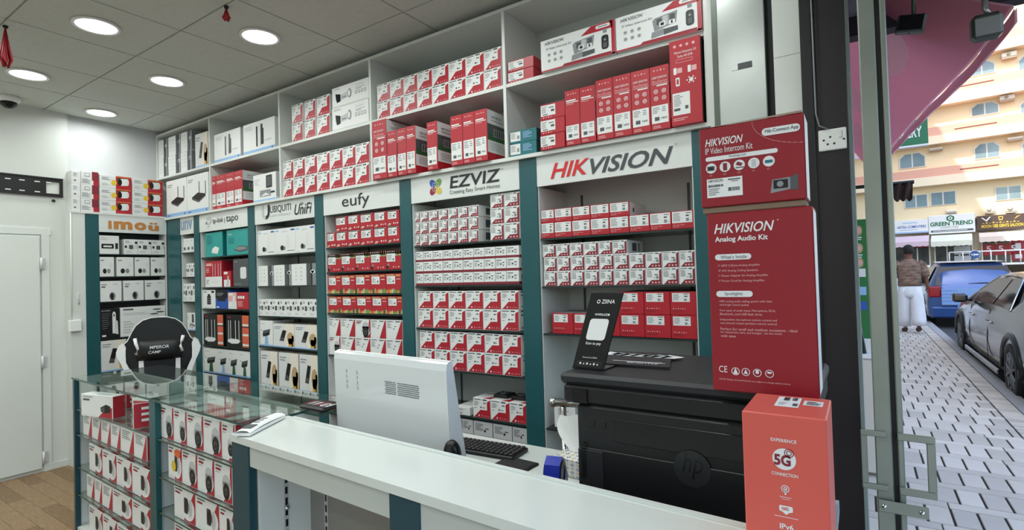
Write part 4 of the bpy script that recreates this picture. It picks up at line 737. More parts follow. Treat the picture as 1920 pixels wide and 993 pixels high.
# ================================================================ white counter
WA = -2.6*PI/180; WO = Vector((-1.672, .893, 0)); wc = empty('service_counter', WO, WA); tag(wc, 'long white service counter with teal front pillars', 'counter')
WL = 1.59
mb = MB(); mb.prism([(0, 0), (WL, 0), (WL, .222), (-.045, .222)], HC-.022, HC, 'counter'); mb.build('counter_top', wc)
B(0, WL, .208, .222, HC+.0003, HC+.004, 'counter').build('back_lip', wc)
for x0, x1 in ((0, .103), (.738, .838)): BB(x0, x1, .004, .03, 0, HC-.024, 'teal2', .002).build('pillar_panel', wc)
for x0, x1 in ((.104, .737), (.839, WL)):
    B(x0, x1, .008, .024, HC-.085, HC-.0225, 'apron').build('apron', wc)
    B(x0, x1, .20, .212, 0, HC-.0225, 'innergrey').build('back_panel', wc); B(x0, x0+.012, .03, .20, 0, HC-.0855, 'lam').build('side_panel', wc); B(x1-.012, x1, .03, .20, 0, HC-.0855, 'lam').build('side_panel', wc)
    B(x0, x1, .012, .20, .0, .06, 'lam').build('plinth', wc)
    for xx, yy in ((x0+.013, .115),):
        mb = MB()
        for k in range(22): mb.box(xx, xx+.0015, yy-.004, yy+.004, .1+k*.034, .1+k*.034+.022, 'kk')
        mb.box(xx-.0005, xx+.0005, yy-.008, yy+.008, .08, HC-.1, 'g1'); o = mb.build('slotted_standard', wc); o['kind'] = 'stuff'
    for xx in (x0+.10,):
        mb = MB(); mb.box(xx-.009, xx+.009, .1985, .1995, .08, HC-.1, 'g1')
        for k in range(22): mb.box(xx-.004, xx+.004, .1975, .1984, .1+k*.034, .1+k*.034+.022, 'kk')
        o = mb.build('slotted_standard', wc); o['kind'] = 'stuff'
    for xx, yy, zz in ((x0+.02, .112, .70), (x0+.10, .19, .795)): MB().lathe([(.0, 0), (.008, 0), (.009, .006), (.005, .012), (.0, .013)], 'chrome', (xx, yy, zz), 10).build('shelf_peg', wc)
# ---- cordless phone lying on the counter end
ph = empty('cordless_handset', (-1.652, .985, HC+.003), math.radians(118)); tag(ph, 'white handset with small grey screen lying on counter corner', 'handset')
mb = MB(); mb.grid(lambda u, v: (-.105+.21*u, (.026-.004*math.sin(PI*u))*(2*v-1), .016*(1-(2*v-1)**4*.5)+.004*math.sin(PI*u)), 11, 7, 'plasticw'); mb.box(-.105, .105, -.0255, .0255, 0, .008, 'plasticw'); mb.build('body', ph)
B(-.085, -.045, -.015, .015, .0175, .0195, 'g3').build('screen', ph)
for i in range(3): BB(-.03+.022*i, -.016+.022*i, -.008, .008, .0185, .0215, 'g2', .002).build('key', ph)
# ================================================================ lower desk behind the counter
DZ = .82
dk = empty('desk', (-1.0, 1.35, 0)); tag(dk, 'white lower desk behind the service counter', 'desk')
B(-.66, .93, -.215, .235, DZ-.03, DZ, 'counter').build('desk_top', dk)
for x in (-.65, .90): B(x, x+.02, -.2, .22, 0, DZ-.0305, 'lam').build('side_panel', dk)
B(-.629, .899, .19, .205, .3, DZ-.0305, 'lam').build('modesty_panel', dk)
# ---- all-in-one computer seen from behind
ai = empty('all_in_one_computer', (-1.318, 1.245, DZ-.0), math.radians(-4)); tag(ai, 'glossy white all-in-one computer seen from behind on the desk', 'computer')
TL = Matrix.Translation((0, 0, .030)) @ Matrix.Rotation(math.radians(6.5), 4, 'X')
mb = MB(); hw = .283
prof = [(.050, 0), (-.012, .0), (-.016, .03), (-.006, .17), (.004, .29), (.010, .310), (.018, .314), (.032, .314), (.034, .30)]
mb.prism(prof, -hw, hw, 'aio', 'x', TL, smooth=False); mb.build('shell', ai)
B(-hw+.008, hw-.008, 0, .002, 0, .28, 'kk'); mb = MB(); mb.box(-hw+.006, hw-.006, .0345, .0375, .02, .30, 'prn2', TL); mb.build('screen', ai)
mb = MB(); mb.box(-hw-.0005, hw+.0005, .0195, .0305, .3142, .316, 'w', TL); mb.build('top_seam', ai)
mb = MB()
def rear(z): return -.0162+(z-.03)*(.010/.14) if z < .17 else -.006+(z-.17)*(.010/.12)
for j in range(7):
    for i in range(24):
        if 8 == i: continue
        x = .0+i*.0068+(.0034 if j % 2 else 0); z = .196+j*.0062; y = rear(z)-.0007; mb.add([TL @ Vector((x+.0026*math.cos(k*PI/3+PI/6), y, z+.0026*math.sin(k*PI/3+PI/6))) for k in range(6)][::-1], [list(range(6))], 'g3')
o = mb.build('vent_grille', ai); o['kind'] = 'stuff'
for x0 in (-.215, -.155):
    mb = MB()
    for k in range(4): z = .19+.018*k; mb.box(x0, x0+.007, rear(z)-.0008, rear(z), z, z+.011, 'g2', TL); mb.box(x0+.0015, x0+.0055, rear(z)-.0012, rear(z)-.0008, z+.002, z+.009, 'w', TL)
    o = mb.build('port_icons', ai); o['kind'] = 'stuff'
MB().box(hw-.0005, hw+.0008, .002, .012, .045, .068, 'kk', TL).box(hw-.0005, hw+.0008, .005, .009, .03, .043, 'kk', TL).build('side_port', ai)
MB().lathe([(.0, 0), (.10, 0), (.10, .006), (.02, .012), (.016, .06), (.0, .06)], 'aio', (0, .06, .0005), 24).build('stand', ai)
# ---- small items on the desk
p = U(880, 840, 2, DZ+.05); 
sp = empty('desk_speaker', (-1.018, 1.19, DZ)); tag(sp, 'black rounded speaker standing beside the white computer', 'speaker')
T0 = Matrix.Translation((0, 0, .048)) @ Matrix.Rotation(PI/2, 4, 'X')
MB().lathe([(.0, -.014), (.024, -.014), (.028, -.006), (.028, .006), (.022, .014), (.0, .015)], 'kk', T=Matrix.Translation((0, 0, .078)) @ Matrix.Diagonal((1, 1, 1.6, 1)) @ Matrix.Rotation(PI/2, 4, 'X'), seg=24).build('body', sp)
MB().lathe([(.0, 0), (.026, 0), (.026, .006), (.010, .012), (.008, .045), (.0, .045)], 'kk', seg=16).build('foot', sp)
kb = empty('keyboard', (-1.10, 1.46, DZ), math.radians(4)); tag(kb, 'black keyboard lying on the white desk', 'keyboard')
BB(-.14, .14, -.055, .055, 0, .014, 'k', .004).build('base', kb); km = BB(-.0075, .0075, -.0075, .0075, 0, .005, 'prn3', .002).mesh('key')
for j in range(5):
    for i in range(15): o = bpy.data.objects.new('key', km); COL.objects.link(o); o.parent = kb; o.location = (-.126+i*.018, -.040+j*.02, .0142)
mp = empty('mouse_pad', (-.93, 1.385, DZ+.001), math.radians(-3)); tag(mp, 'small black mat on the desk right of the keyboard', 'mat'); BB(-.06, .06, -.05, .05, 0, .006, 'rubber', .003).build('mat', mp); B(-.052, .052, -.042, .042, .0062, .0066, 'prn3').build('top_cloth', mp)
tb = empty('tissue_box', (-.722, 1.445, DZ), math.radians(-4)); tag(tb, 'patterned tissue box with white tissue pulled up', 'tissue box')
mb = MB(); mb.bbox(-.065, .065, -.06, .06, 0, .055, 'w2', .003)
fx = Face(mb, (-.065, -.06, 0), (1, 0, 0), (0, 0, 1), .13, .055); ft = Face(mb, (-.065, -.06, .055), (1, 0, 0), (0, 1, 0), .13, .12)
for i in range(7):
    for j in range(5):
        for fq in (fx, ft):
            u_, v_ = .07+i*.14, .1+j*.2; fq.poly('gold' if (i+j) % 2 else 'g3', [(u_-.05, v_), (u_, v_-.08), (u_+.05, v_), (u_, v_+.08)], 1); fq.poly('w2', [(u_-.03, v_), (u_, v_-.045), (u_+.03, v_), (u_, v_+.045)], 2)
mb.build('box', tb)
mb = MB()
def tis(u, v):
    a = 2*PI*u; r = (.016+.075*v**.9*(1-.25*v))*(1+.22*math.sin(3*a+2*v)*v); return (-.035*v*v+r*math.cos(a), r*math.sin(a)*.55, .070+.15*v-.045*v*v*(1+math.cos(a-.6))+.014*v*math.sin(5*a))
mb.grid(lambda u, v: (-.012-.02*v+(.020+.048*math.sin(PI*.62*v))*(2*u-1), .014*math.sin(7*u+2*v)*v, .050+.115*v-.045*v*(2*u-1)**2+.012*v*(1-u)+.006*v*math.sin(11*u)), 17, 12, 'tissue'); mb.grid(lambda u, v: (.0+.02*v*v+(.018+.036*v)*(2*u-1), .02*v+.012*math.sin(6*u+1)*v, .050+.08*v-.03*v*(2*u-1)**2), 15, 10, 'tissue'); mb.build('tissue', tb)
td = empty('tape_dispenser', (-.722, 1.272, DZ), math.radians(105)); tag(td, 'blue tape dispenser in front of the tissue box', 'tape dispenser')
mb = MB(); mb.prism([(-.075, 0), (.06, 0), (.062, .03), (.045, .055), (.03, .085), (.0, .10), (-.03, .085), (-.04, .05), (-.06, .035), (-.078, .03)], -.022, .022, 'bluepl', 'y'); mb.build('body', td)
T0 = Matrix.Translation((.0, 0, .055)) @ Matrix.Rotation(PI/2, 4, 'X'); MB().lathe([(.02, -.0235), (.036, -.0235), (.036, .0235), (.02, .0235), (.02, -.0235)], 'k', T=T0, seg=24).build('tape_roll', td)
B(-.094, -.0785, -.018, .018, .012, .032, 'silverfoil').build('cutter', td)
ck = empty('chrome_rail_stand', (-.86, 1.86, 0)); tag(ck, 'chrome tube rail with ball end behind the printer', 'rail')
pA = U(1037, 754, 1, 1.86); pB = U(1092, 748, 1, 1.86); pC = U(1050, 800, 1, 1.86); oo = Vector((-.86, 1.86, 0))
MB().tube([pA-oo, pB-oo+Vector((.25, 0, 0))], .016, 'chrome', 12).build('top_rail', ck); MB().lathe([(.0, -.02), (.012, -.016), (.02, 0), (.012, .016), (.0, .02)], 'chrome', pA-oo, 14).build('ball_end', ck)
MB().tube([Vector((pA.x+.045, 1.86, pA.z-.01))-oo, Vector((pA.x+.06, 1.86, .0))-oo], .012, 'chrome', 12).build('upright', ck)
MB().tube([Vector((pA.x+.27, 1.86, pA.z-.01))-oo, Vector((pA.x+.27, 1.86, .0))-oo], .012, 'chrome', 12).build('upright', ck); MB().tube([Vector((pA.x+.05, 1.86, pA.z-.12))-oo, Vector((pA.x+.27, 1.86, pA.z-.12))-oo], .008, 'chrome', 10).build('cross_rail', ck)
shelf(crop((960, 560), 3.311), YB, .15, 'behind chrome rail, below red-grey sign', [('plain', 'white carton on low shelf', [(262, 395)], 655, 805, 640, 800)])
zz = U(*crop((960, 560), 3.311)(262, 805), 1, YB).z
B(PIL[5][1]+.0065-BAY['hik'].location.x, PIL[6][0]-.0065-BAY['hik'].location.x, .004, YW-.018-YL, zz-.009, zz-.0008, 'shelfedge').build('glass_shelf', BAY['hik'])
# black gadgets resting on the three cartons of the clover bay
for i, px in enumerate((945, 985)):
    c = U(px, 728, 1, YB+.07); t = MB(); t.bbox(-.045, .045, -.04, .05, 0, .018, 'k', .004); t.lathe([(.012, .018), (.022, .018), (.022, .023), (.012, .023), (.012, .018)], 'g3', seg=14)
    zt = max(o.location.z for o in bpy.data.objects if o.get('label', '').startswith('red-cornered box with black gadget'))+.158
    hb = [o for o in bpy.data.objects if o.get('label', '').startswith('red-cornered box with black gadget')][i+1]; bx = hb.matrix_basis.translation
    zt = bx.z+max(v.co.z for v in hb.data.vertices)
    o = t.build('gadget', loc=(bx.x-.03, YB+.085, zt+.001)); tag(o, 'black flat gadget on %s white carton, fifth shelf, clover-logo bay' % ('second', 'third')[i], 'gadget', 'black gadgets on cartons')
pu = MB(); pu.bbox(-.07, .07, -.05, .05, 0, .016, 'k', .006); f_ = Face(pu, (-.07, -.05, .016), (1, 0, 0), (0, 1, 0), .14, .10)
for k in range(9): f_.poly(['red2', 'g1', 'g3', 'w2', 'mar'][k % 5], [(.08+.1*k, .15+.06*(k % 3)), (.14+.1*k, .2+.05*(k % 4)), (.13+.1*k, .7+.04*(k % 3)), (.06+.1*k, .62)], 1)
f_.ring('w2', .75, .4, .02, .004, 2)
pc = U(606, 786, 2, HC+.02); o = pu.build('patterned_pouch', loc=(-1.60, 1.215, DZ)); 
pc = GO+gdir*1.80+gn*.262; o.location = (pc.x, pc.y, HC+.0005); tag(o, 'dark patterned pouch on the glass beside the computer', 'pouch')
# ================================================================ gaming chair
CH = Vector((-4.30, 1.80, 0)); ch = empty('gaming_chair', CH, math.radians(64)); tag(ch, 'black and white gaming chair behind the glass counter', 'chair')
out = [(-.12, .45), (.12, .45), (.17, .60), (.165, .78), (.20, .86), (.245, .93), (.235, .985), (.19, 1.03), (.165, 1.09), (.14, 1.135), (.10, 1.17), (.05, 1.186)]
outl = out[1:]+[(-x, z) for x, z in out[1:][::-1]]
mb = MB(); mb.prism(outl, -.045, .045, 'leather', 'y'); mb.build('backrest', ch)
def ins(pts, k): return [(x*k, .80+(z-.80)*(1-(1-k)*.6)) for x, z in pts]
mb = MB(); mb.prism([p for p in ins(outl, .86)], -.062, -.045, 'leather', 'y'); mb.build('back_cushion', ch)
for s_ in (-1, 1):
    wing = [(.247, .92), (.255, .955), (.240, 1.0), (.212, 1.02), (.198, .985), (.200, .94), (.198, .88), (.165, .80), (.145, .66), (.182, .66), (.200, .80), (.226, .87)]
    MB().prism([(s_*x, z) for x, z in (wing if s_ > 0 else wing[::-1])], -.066, .05, 'leatherw', 'y').build('side_wing', ch)
    MB().prism([(s_*.085, .5), (s_*.125, .5), (s_*.125, .985), (s_*.10, .985)][::s_], -.0655, -.0615, 'leatherw', 'y').build('stripe', ch)
    MB().tube([(s_*.135, -.07, .935), (s_*.125, -.085, .975), (s_*.138, -.08, 1.01), (s_*.145, -.066, 1.045)], [.014, .011, .011, .012], 'leatherw', 8).build('pillow_strap', ch)
    MB().tube([(s_*x, -.046, z) for x, z in [(.245, .93), (.235, .985), (.19, 1.03), (.165, 1.09), (.14, 1.135), (.10, 1.17), (.05, 1.186), (0, 1.188)]], .0035, 'leatherw', 6).build('piping', ch)
    MB().tube([(s_*.29, -.02, .42), (s_*.30, -.02, .62)], .018, 'k', 8).bbox(s_*.30-.045, s_*.30+.045, -.15, .12, .62, .65, 'k', .01).build('armrest', ch)
mb = MB(); mb.grid(lambda u, v: (.148*math.cos(2*PI*u)*(1 if 0 else 1)*(abs(math.cos(2*PI*u))**-.45 if abs(math.cos(2*PI*u)) > .2 else 1)*.82, -.085-.035*math.sin(PI*v), .97+.058*math.sin(2*PI*u)*1.0*(.4+.6*math.sin(PI*v)) if 0 else .97+.055*(2*v-1)), 2, 2, 'leather') if 0 else None
def pil(u, v):
    x = (2*u-1); z = (2*v-1); e = (1-abs(x)**4)*(1-abs(z)**3); return (.138*x, -.066-.046*max(e, 0)**.6, .955+.074*z*(1-.08*x*x))
mb.grid(pil, 19, 11, 'leather'); f_ = Face(mb, (-.10, -.1175, .925), (1, 0, 0), (0, 0, 1), .2, .08, .0006); f_.txt('w2', 'MPEROR', .22, .55, .022, shear=.15, wmax=.115, bold=.01); f_.txt('w2', 'CAMP', .18, .14, .020, shear=.15, wmax=.09, bold=.01); mb.build('head_pillow', ch)
mb = MB(); mb.bbox(-.25, .25, -.50, .0, .40, .50, 'leather', .03); mb.build('seat', ch); MB().tube([(0, -.24, .10), (0, -.24, .40)], .03, 'chrome', 12).build('gas_lift', ch)
for k in range(5): a = 2*PI*k/5; MB().tube([(0, -.24, .11), (.31*math.cos(a), -.24+.31*math.sin(a), .075)], [.03, .018], 'k', 8).build('base_leg', ch); MB().lathe([(.0, -.02), (.03, -.02), (.03, .02), (.0, .02)], 'rubber', T=Matrix.Translation((.31*math.cos(a), -.24+.31*math.sin(a), .031)) @ Matrix.Rotation(a, 4, 'Z') @ Matrix.Rotation(PI/2, 4, 'X'), seg=12).build('caster', ch)
# ================================================================ printer and what stands on it
PY = 1.183; PZ = 1.170; prn = empty('office_printer', (-.36, PY, DZ)); tag(prn, 'black multifunction printer behind the service counter', 'printer'); ph_ = PZ-DZ
def pb(nm, x0, x1, y0, y1, z0, z1, m, b=.004, par=prn): return BB(x0+.36, x1+.36, y0-PY, y1-PY, z0-DZ, z1-DZ, m, b).build(nm, par)
body = pb('body', -.604, -.10, PY, PY+.385, DZ+.004, PZ-.075, 'prn', .006)
pb('scanner_lid', -.648, -.08, PY-.004, PY+.40, PZ-.028, PZ, 'prn3', .008); pb('scanner_bed', -.640, -.085, PY-.001, PY+.395, PZ-.074, PZ-.029, 'prn', .006)
pb('hinge_block', -.612, -.572, PY-.006, PY-.0012, PZ-.072, PZ-.036, 'prn2', .002)
pb('output_slot', -.505, -.13, PY-.0025, PY-.0003, PZ-.155, PZ-.10, 'kk', .002); pb('front_panel', -.60, -.104, PY-.004, PY-.0003, DZ+.03, PZ-.178, 'prn', .003)
pb('side_door', -.60, -.535, PY-.0065, PY-.0042, DZ+.035, PZ-.182, 'prn3', .002)
mb = MB()
for k in range(14): mb.box(-.592+.36, -.578+.36, -.0075, -.0067, .10+k*.006, .1035+k*.006, 'kk')
o = mb.build('vent_slots', prn); o['kind'] = 'stuff'
pb('usb_port', -.572, -.556, PY-.002, PY-.0003, PZ-.128, PZ-.110, 'kk', .001); pb('usb_port', -.537, -.527, PY-.002, PY-.0003, PZ-.128, PZ-.110, 'kk', .001)
mb = MB(); f_ = Face(mb, (-.005, -.0045, .125), (1, 0, 0), (0, 0, 1), .08, .08, .0004); f_.circ('hplogo', .5, .5, .04, 1, 32); f_.txt('kk', 'hp', .24, .22, .058, 2, wmax=.044, shear=.25); mb.build('logo', prn)
# payment stand
qs = empty('payment_stand', (-.600, 1.242, PZ), math.radians(-4)); tag(qs, 'black slanted payment stand with blank white square on the printer', 'stand')
TQ = Matrix.Rotation(math.radians(-13), 4, 'X') @ Matrix.Identity(4)
Lq = Matrix(((1, .12, .27, 0), (0, 1, .10, 0), (0, 0, 1, 0), (0, 0, 0, 1)))
mb = MB(); mb.box(-.045, .045, 0, .004, .002, .197, 'prn2', Lq @ Matrix.Translation((0, .0, 0))); 
class LF(Face):
    def pt(s, a, b, l): p = Face.pt(s, a, b, l); return Lq @ p
    def txt(s, m, t, a, b, h, l=2, wmax=None, shear=0, bold=0, align='l'):
        n0 = len(s.mb.v); Face.txt(s, m, t, a, b, h, l, wmax, shear, bold, align); s.mb.v[n0:] = [tuple(Lq @ Vector(v)) for v in s.mb.v[n0:]]
f_ = LF(mb, (-.045, 0, .002), (1, 0, 0), (0, 0, 1), .09, .195); f_.txt('w', 'ZIINA', .42, .86, .010, bold=.01); f_.mb; 
for k in range(14):
    c0, c1 = 2*PI*k/14, 2*PI*(k+1)/14; f_.poly('w', [(.32+.055*math.cos(c0), .885+.026*math.sin(c0)), (.32+.055*math.cos(c1), .885+.026*math.sin(c1)), (.32+.035*math.cos(c1), .885+.015*math.sin(c1)), (.32+.035*math.cos(c0), .885+.015*math.sin(c0))], 2)
f_.txt('w', 'WWPALACE', .30, .70, .006, bold=.02, wmax=.036); f_.circ('w', .74, .715, .003, 2, 8); f_.rr('w', .20, .38, .80, .66, .008, 2); f_.txt('w', 'Scan to pay', .24, .31, .009, bold=.01); f_.txt('w', 'Powered by ZIINA', .26, .135, .005, wmax=.044)
f_.rr('g3', .12, .04, .90, .10, .005, 2); f_.rr('kk', .13, .045, .89, .095, .0045, 3); f_.icons('w', .18, .07, .84, 6, .003, 4); mb.build('panel', qs)
mb = MB(); mb.box(-.045, .045, .0, .09, .0005, .004, 'prn2'); mb.build('foot', qs)
# brochure
bm = MB(); bm.prism([(-.60, 1.315), (-.412, 1.325), (-.475, 1.555), (-.725, 1.52)][::1], PZ+.0005, PZ+.006, 'prn3')
for k in range(7): bm.add([(-.66+.03*k, 1.46+.006*math.sin(k*2), PZ+.0064), (-.62+.03*k, 1.455, PZ+.0064), (-.60+.03*k, 1.49, PZ+.0064), (-.65+.03*k, 1.505+.01*math.cos(k), PZ+.0064)], [(0, 1, 2, 3)], ['w2', 'g2', 'g1'][k % 3])
f_ = Face(bm, (-.58, 1.33, PZ+.0062), (.99, .05, 0), (-.25, .97, 0), .16, .1, .0004)
f_.rect('w', .05, .36, .9, .41); f_.txt('w2', 'BRIGHTER', .32, .08, .016, wmax=.085); f_.rect('w2', .3, .30, .95, .34)
o = bm.build('brochure'); tag(o, 'dark glossy brochure lying on the printer lid', 'brochure')
# ---- the two big red cartons and the orange router box
def bigbox(name, kind_fn, base, w, h, d, loc, rz, label):
    t = empty(name, loc, rz); tag(t, label, 'box'); mb = MB(); mb.bbox(-w/2, w/2, 0, d, 0, h, base, .002); mb.build('carton', t)
    F, R, T, L = faces(MB(), w, h, d); kind_fn(F, R, T, L, w, h, d, t); return t
def part(Fs, nm, par, fn):
    mb = MB(); f = Face(mb, Fs.o, Fs.u, Fs.v, Fs.w, Fs.h, .0005); fn(f); return mb.build(nm, par)
def a_amp(F, R, T, L, w, h, d, t):
    def pf(f):
        f.txt('w2', 'HIKVISION', .07, .885, .020, 1, shear=.3, bold=.015, wmax=.112); f.circ('pinkp', .69, .94, .0015, 1, 8); f.txt('w2', 'Analog Audio Kit', .075, .83, .0135, 1, wmax=.102, bold=.025)
    part(F, 'title_print', t, pf)
    def pf(f):
        f.rr('w2', .07, .735, .43, .768, .006, 1); f.txt('g3', "What's Inside", .125, .742, .0072, 2, wmax=.05)
        for k, s in enumerate(('1* 60W 2-Zone Analog Amplifier', '4* 6W Analog Ceiling Speakers', '1* Power Adapter for Analog Amplifier', '1* Power Cord for Analog Amplifier')): f.txt('pinkp', s, .10, .695-.0285*k, .0056, 1)
        f.rr('w2', .07, .528, .43, .562, .006, 1); f.txt('g3', 'Spotlights', .155, .533, .0082, 2, wmax=.036)
        y = .495
        for s in ('100V analog audio ceiling system with clear', 'and bright sound quality', '', 'Four types of audio input: Microphone, RCA,', 'Bluetooth, and USB flash drive', '', 'Independent microphone volume control and', 'two-channel output partition-volume control', '', 'Perfect for small and medium occasions - ideal', 'for restaurants, bars, and lounges - set the mood', 'with ease'):
            if s: f.txt('pinkp', s, .10, y, .0052, 1); y -= .0195
            else: y -= .012
    part(F, 'front_print', t, pf)
    def pf(f):
        f.txt('w2', 'CE', .07, .105, .013, 1, wmax=.016); 
        for a in (.235, .335, .445, .56): f.ring('w2', a, .115, .0078, .0012, 1, 16)
        f.poly('w2', [(.21, .10), (.26, .10), (.235, .135)], 1); f.poly('w2', [(.315, .105), (.355, .105), (.335, .13)], 1); f.rect('w2', .43, .11, .46, .13, 1); f.rect('w2', .54, .115, .58, .125, 1)
        f.txt('pinkp', 'NOTE: Design and specifications are subject to change without notice', .07, .06, .0042, 1, wmax=.145)
    part(F, 'certification_marks', t, pf)
    part(R, 'side_label', t, lambda f: f.rect('w2', .0, .02, 1, .98))
AX0, AX1, AY = -.265, -.074, 1.136
az0 = PZ+.001; ah = .362
bigbox('speaker_kit_box', a_amp, 'redbig', AX1-AX0, ah, .075, ((AX0+AX1)/2, AY, az0), 0, 'tall dark red audio kit carton standing on the printer')
def a_kit(F, R, T, L, w, h, d, t):
    def pf(f):
        f.txt('w2', 'HIKVISION', .06, .76, .0155, 1, shear=.3, bold=.015, wmax=.073); f.txt('w2', 'IP Video Intercom Kit', .06, .665, .0125, 1, wmax=.09)
        f.rr('w2', .62, .79, .965, .88, .007, 2); f.txt('g3', 'Hik-Connect App', .65, .81, .009, 3, wmax=.058, bold=.01)
        n = 16; pts = [(.53+.52*(1-math.cos(t_))/1.0, .98-.33*math.sin(t_)) for t_ in [PI/2*1.05*k/n for k in range(n+1)]]
        for k in range(n):
            if pts[k+1][0] < .985: f.poly('pinkp', [pts[k], pts[k+1], (pts[k+1][0], pts[k+1][1]+.006), (pts[k][0]+.004, pts[k][1])], 1)
        f.rr('w2', .06, .575, .76, .628, .004, 1); f.txt('g3', 'Packing List', .30, .585, .0062, 2, wmax=.032)
        for k in range(5): f.circ('w2', .115+.14*k, .485, .0105, 1, 20); f.txt('pinkp', 'x'+'11211'[k], .095+.14*k, .385, .004, 1)
        f.rect('g3', .075, .455, .15, .51, 2); f.rect('k', .09, .465, .135, .50, 3); f.rect('mar', .235, .44, .275, .53, 2); f.poly('mar', [(.36, .49), (.41, .47), (.43, .50), (.38, .53)], 2); f.rect('k', .36, .45, .44, .46, 2); f.rect('g1', .515, .44, .555, .53, 2); f.rect('tealdark', .64, .465, .71, .50, 2)
        f.poly('g2', [(.68, .10), (.70, .26), (.86, .27), (.86, .13)], 1); f.poly('g3', [(.86, .13), (.86, .27), (.93, .30), (.93, .11)], 1); f.rect('k', .71, .15, .84, .25, 2); f.ell('g2', .77, .2, .03, .035, 3); f.rect('g3', .87, .12, .92, .19, 2)
    part(F, 'front_print', t, pf)
    def lf(f):
        f.rect('w', .065, .115, .42, .35, 1); f.txt('signblk', 'HIKVISION', .08, .305, .006, 2, shear=.3, wmax=.029); f.code('k', .08, .245, .23, .275, 16, 2); f.code('k', .28, .18, .395, .225, 14, 2); f.lines('g2', .08, .14, .2, .235, 4); f.rect('g3', .28, .315, .40, .33, 2); f.rect('g3', .31, .295, .38, .302, 2)
    part(F, 'label', t, lf); part(R, 'side_label', t, lambda f: f.rect('w2', 0, .02, 1, .98))
kt = bigbox('intercom_kit_box', a_kit, 'redbig', .192, .164, .08, (-.1785, AY-.001, az0+ah+.014), math.radians(.5), 'dark red intercom kit carton with white parcel label atop audio carton')
MB().bbox(-.094, .094, .004, .075, -.0133, -.0005, 'cardtan', .002).build('bottom_flap', kt); MB().add([(-.096, .0, .164), (.096, .0, .164), (.09, .03, .176), (-.09, .03, .170)], [(0, 1, 2, 3)], 'cardtan').add([(-.096, .08, .164), (.096, .08, .164), (.09, .045, .176), (-.09, .045, .172)], [(0, 3, 2, 1)], 'cardtan').build('top_flaps', kt)
def a_5g(F, R, T, L, w, h, d, t):
    def pf(f):
        f.txt('w2', 'EXPERIENCE', .5, .815, .0052, 1, align='c', bold=.015, wmax=.037); f.circ('w2', .5, .70, .017, 1, 32); f.txt('mar', '5G', .38, .655, .018, 2, wmax=.024, bold=.04); f.txt('w2', 'CONNECTION', .5, .585, .0052, 1, align='c', bold=.015, wmax=.038)
        for r in (.004, .007): f.ring('mar', .56, .745, r, .0012, 2, 12)
        for r in (.003, .006): f.ring('w2', .5, .50, r, .0012, 1, 14)
        f.rect('w2', .49, .46, .51, .5, 1); f.rect('pinkp', .43, .44, .57, .446, 1); f.rect('pinkp', .45, .428, .55, .433, 1); f.rr('w2', .42, .345, .58, .385, .002, 1); f.txt('coral', 'GIG', .45, .355, .005, 2, wmax=.010, bold=.03); f.poly('w2', [(.45, .345), (.55, .345), (.5, .325)], 1); f.rect('pinkp', .36, .305, .64, .312, 1)
        f.txt('w2', 'IPv6', .5, .225, .009, 1, align='c', bold=.02, wmax=.02); f.rect('pinkp', .42, .19, .6, .197, 1)
        for a in (.43, .57): f.ring('w2', a, .12, .007, .0012, 1, 16); f.rect('w2', a-.05, .095, a+.05, .1, 1)
        f.rect('pinkp', .42, .06, .6, .066, 1)
    part(F, 'front_print', t, pf)
    def lf(f): f.rect('w', .34, .38, .64, .90, 1); f.code('k', .42, .70, .50, .88, 7, 2); f.code('k', .53, .72, .60, .88, 6, 2); f.rect('g3', .56, .45, .62, .58, 2); f.lines('g1', .38, .45, .5, .62, 3)
    part(T, 'label', t, lf); part(T, 'label', t, lambda f: (f.rect('w2', .68, .55, .92, .80, 1), f.lines('k', .72, .58, .9, .76, 3)))
bigbox('router_box', a_5g, 'coral', .122, 1.182-HC, .145, (-.115, .945, HC+.001), 0, 'coral orange router box standing on the service counter')
# ---- things on the walls and ceiling
tv = empty('tv_wall_bracket', (XD, 1.30, 2.22)); tag(tv, 'black metal television bracket screwed to the white wall', 'wall bracket')
mb = MB(); y0, y1 = -.45, U(117, 350, 0, XD).y-1.30; zb, zt_ = -.075, .075
mb.box(.002, .012, y0, y1-.105, zb, zt_, 'k').box(.002, .012, y1-.105, y1-.02, .045, zt_, 'k').box(.002, .012, y1-.105, y1-.02, zb, -.05, 'k').box(.002, .012, y1-.02, y1, zb, zt_, 'k'); mb.build('plate', tv)
B(.012, .02, y0, y1, zt_-.01, zt_, 'k').build('flange', tv); B(.012, .02, y0, y1, zb, zb+.01, 'k').build('flange', tv)
for yy in (-.08, .0, .09, .16):
    for zz_ in (.035, -.045): B(.0122, .0128, yy-.016, yy+.016, zz_-.004, zz_+.004, 'w2').build('slot', tv)
o = MB().lathe([(.0, 0), (.012, 0), (.010, .012), (.0, .014)], 'k', T=Matrix.Translation((XD, U(100, 374, 0, XD).y, 2.115)) @ Matrix.Rotation(PI/2, 4, 'Y'), seg=12).build('wall_plug'); tag(o, 'small black plug in the wall under the television bracket', 'wall plug')
pbz = U(139, 610, 0, XI); jb = empty('junction_box', (XI+.0005, pbz.y, pbz.z)); tag(jb, 'small white junction box on the unit side beside cupboard door', 'junction box'); BB(0, .035, -.04, .04, -.045, .045, 'plasticw', .004).build('cover', jb); MB().tube([(.02, -.02, .045), (.02, -.02, .9)], .004, 'plasticw', 6).build('cable', jb)
hk = U(147, 560, 0, XI); ho = empty('wall_hook', (XI+.0005, hk.y, hk.z)); tag(ho, 'small metal hook above the white junction box', 'hook'); MB().tube([(.003, 0, .04), (.003, 0, -.03), (.014, 0, -.04), (.018, 0, -.025)], .004, 'steel', 6).build('hook', ho); BB(0, .004, -.008, .008, .0, .045, 'plasticw', .001).build('plate', ho)
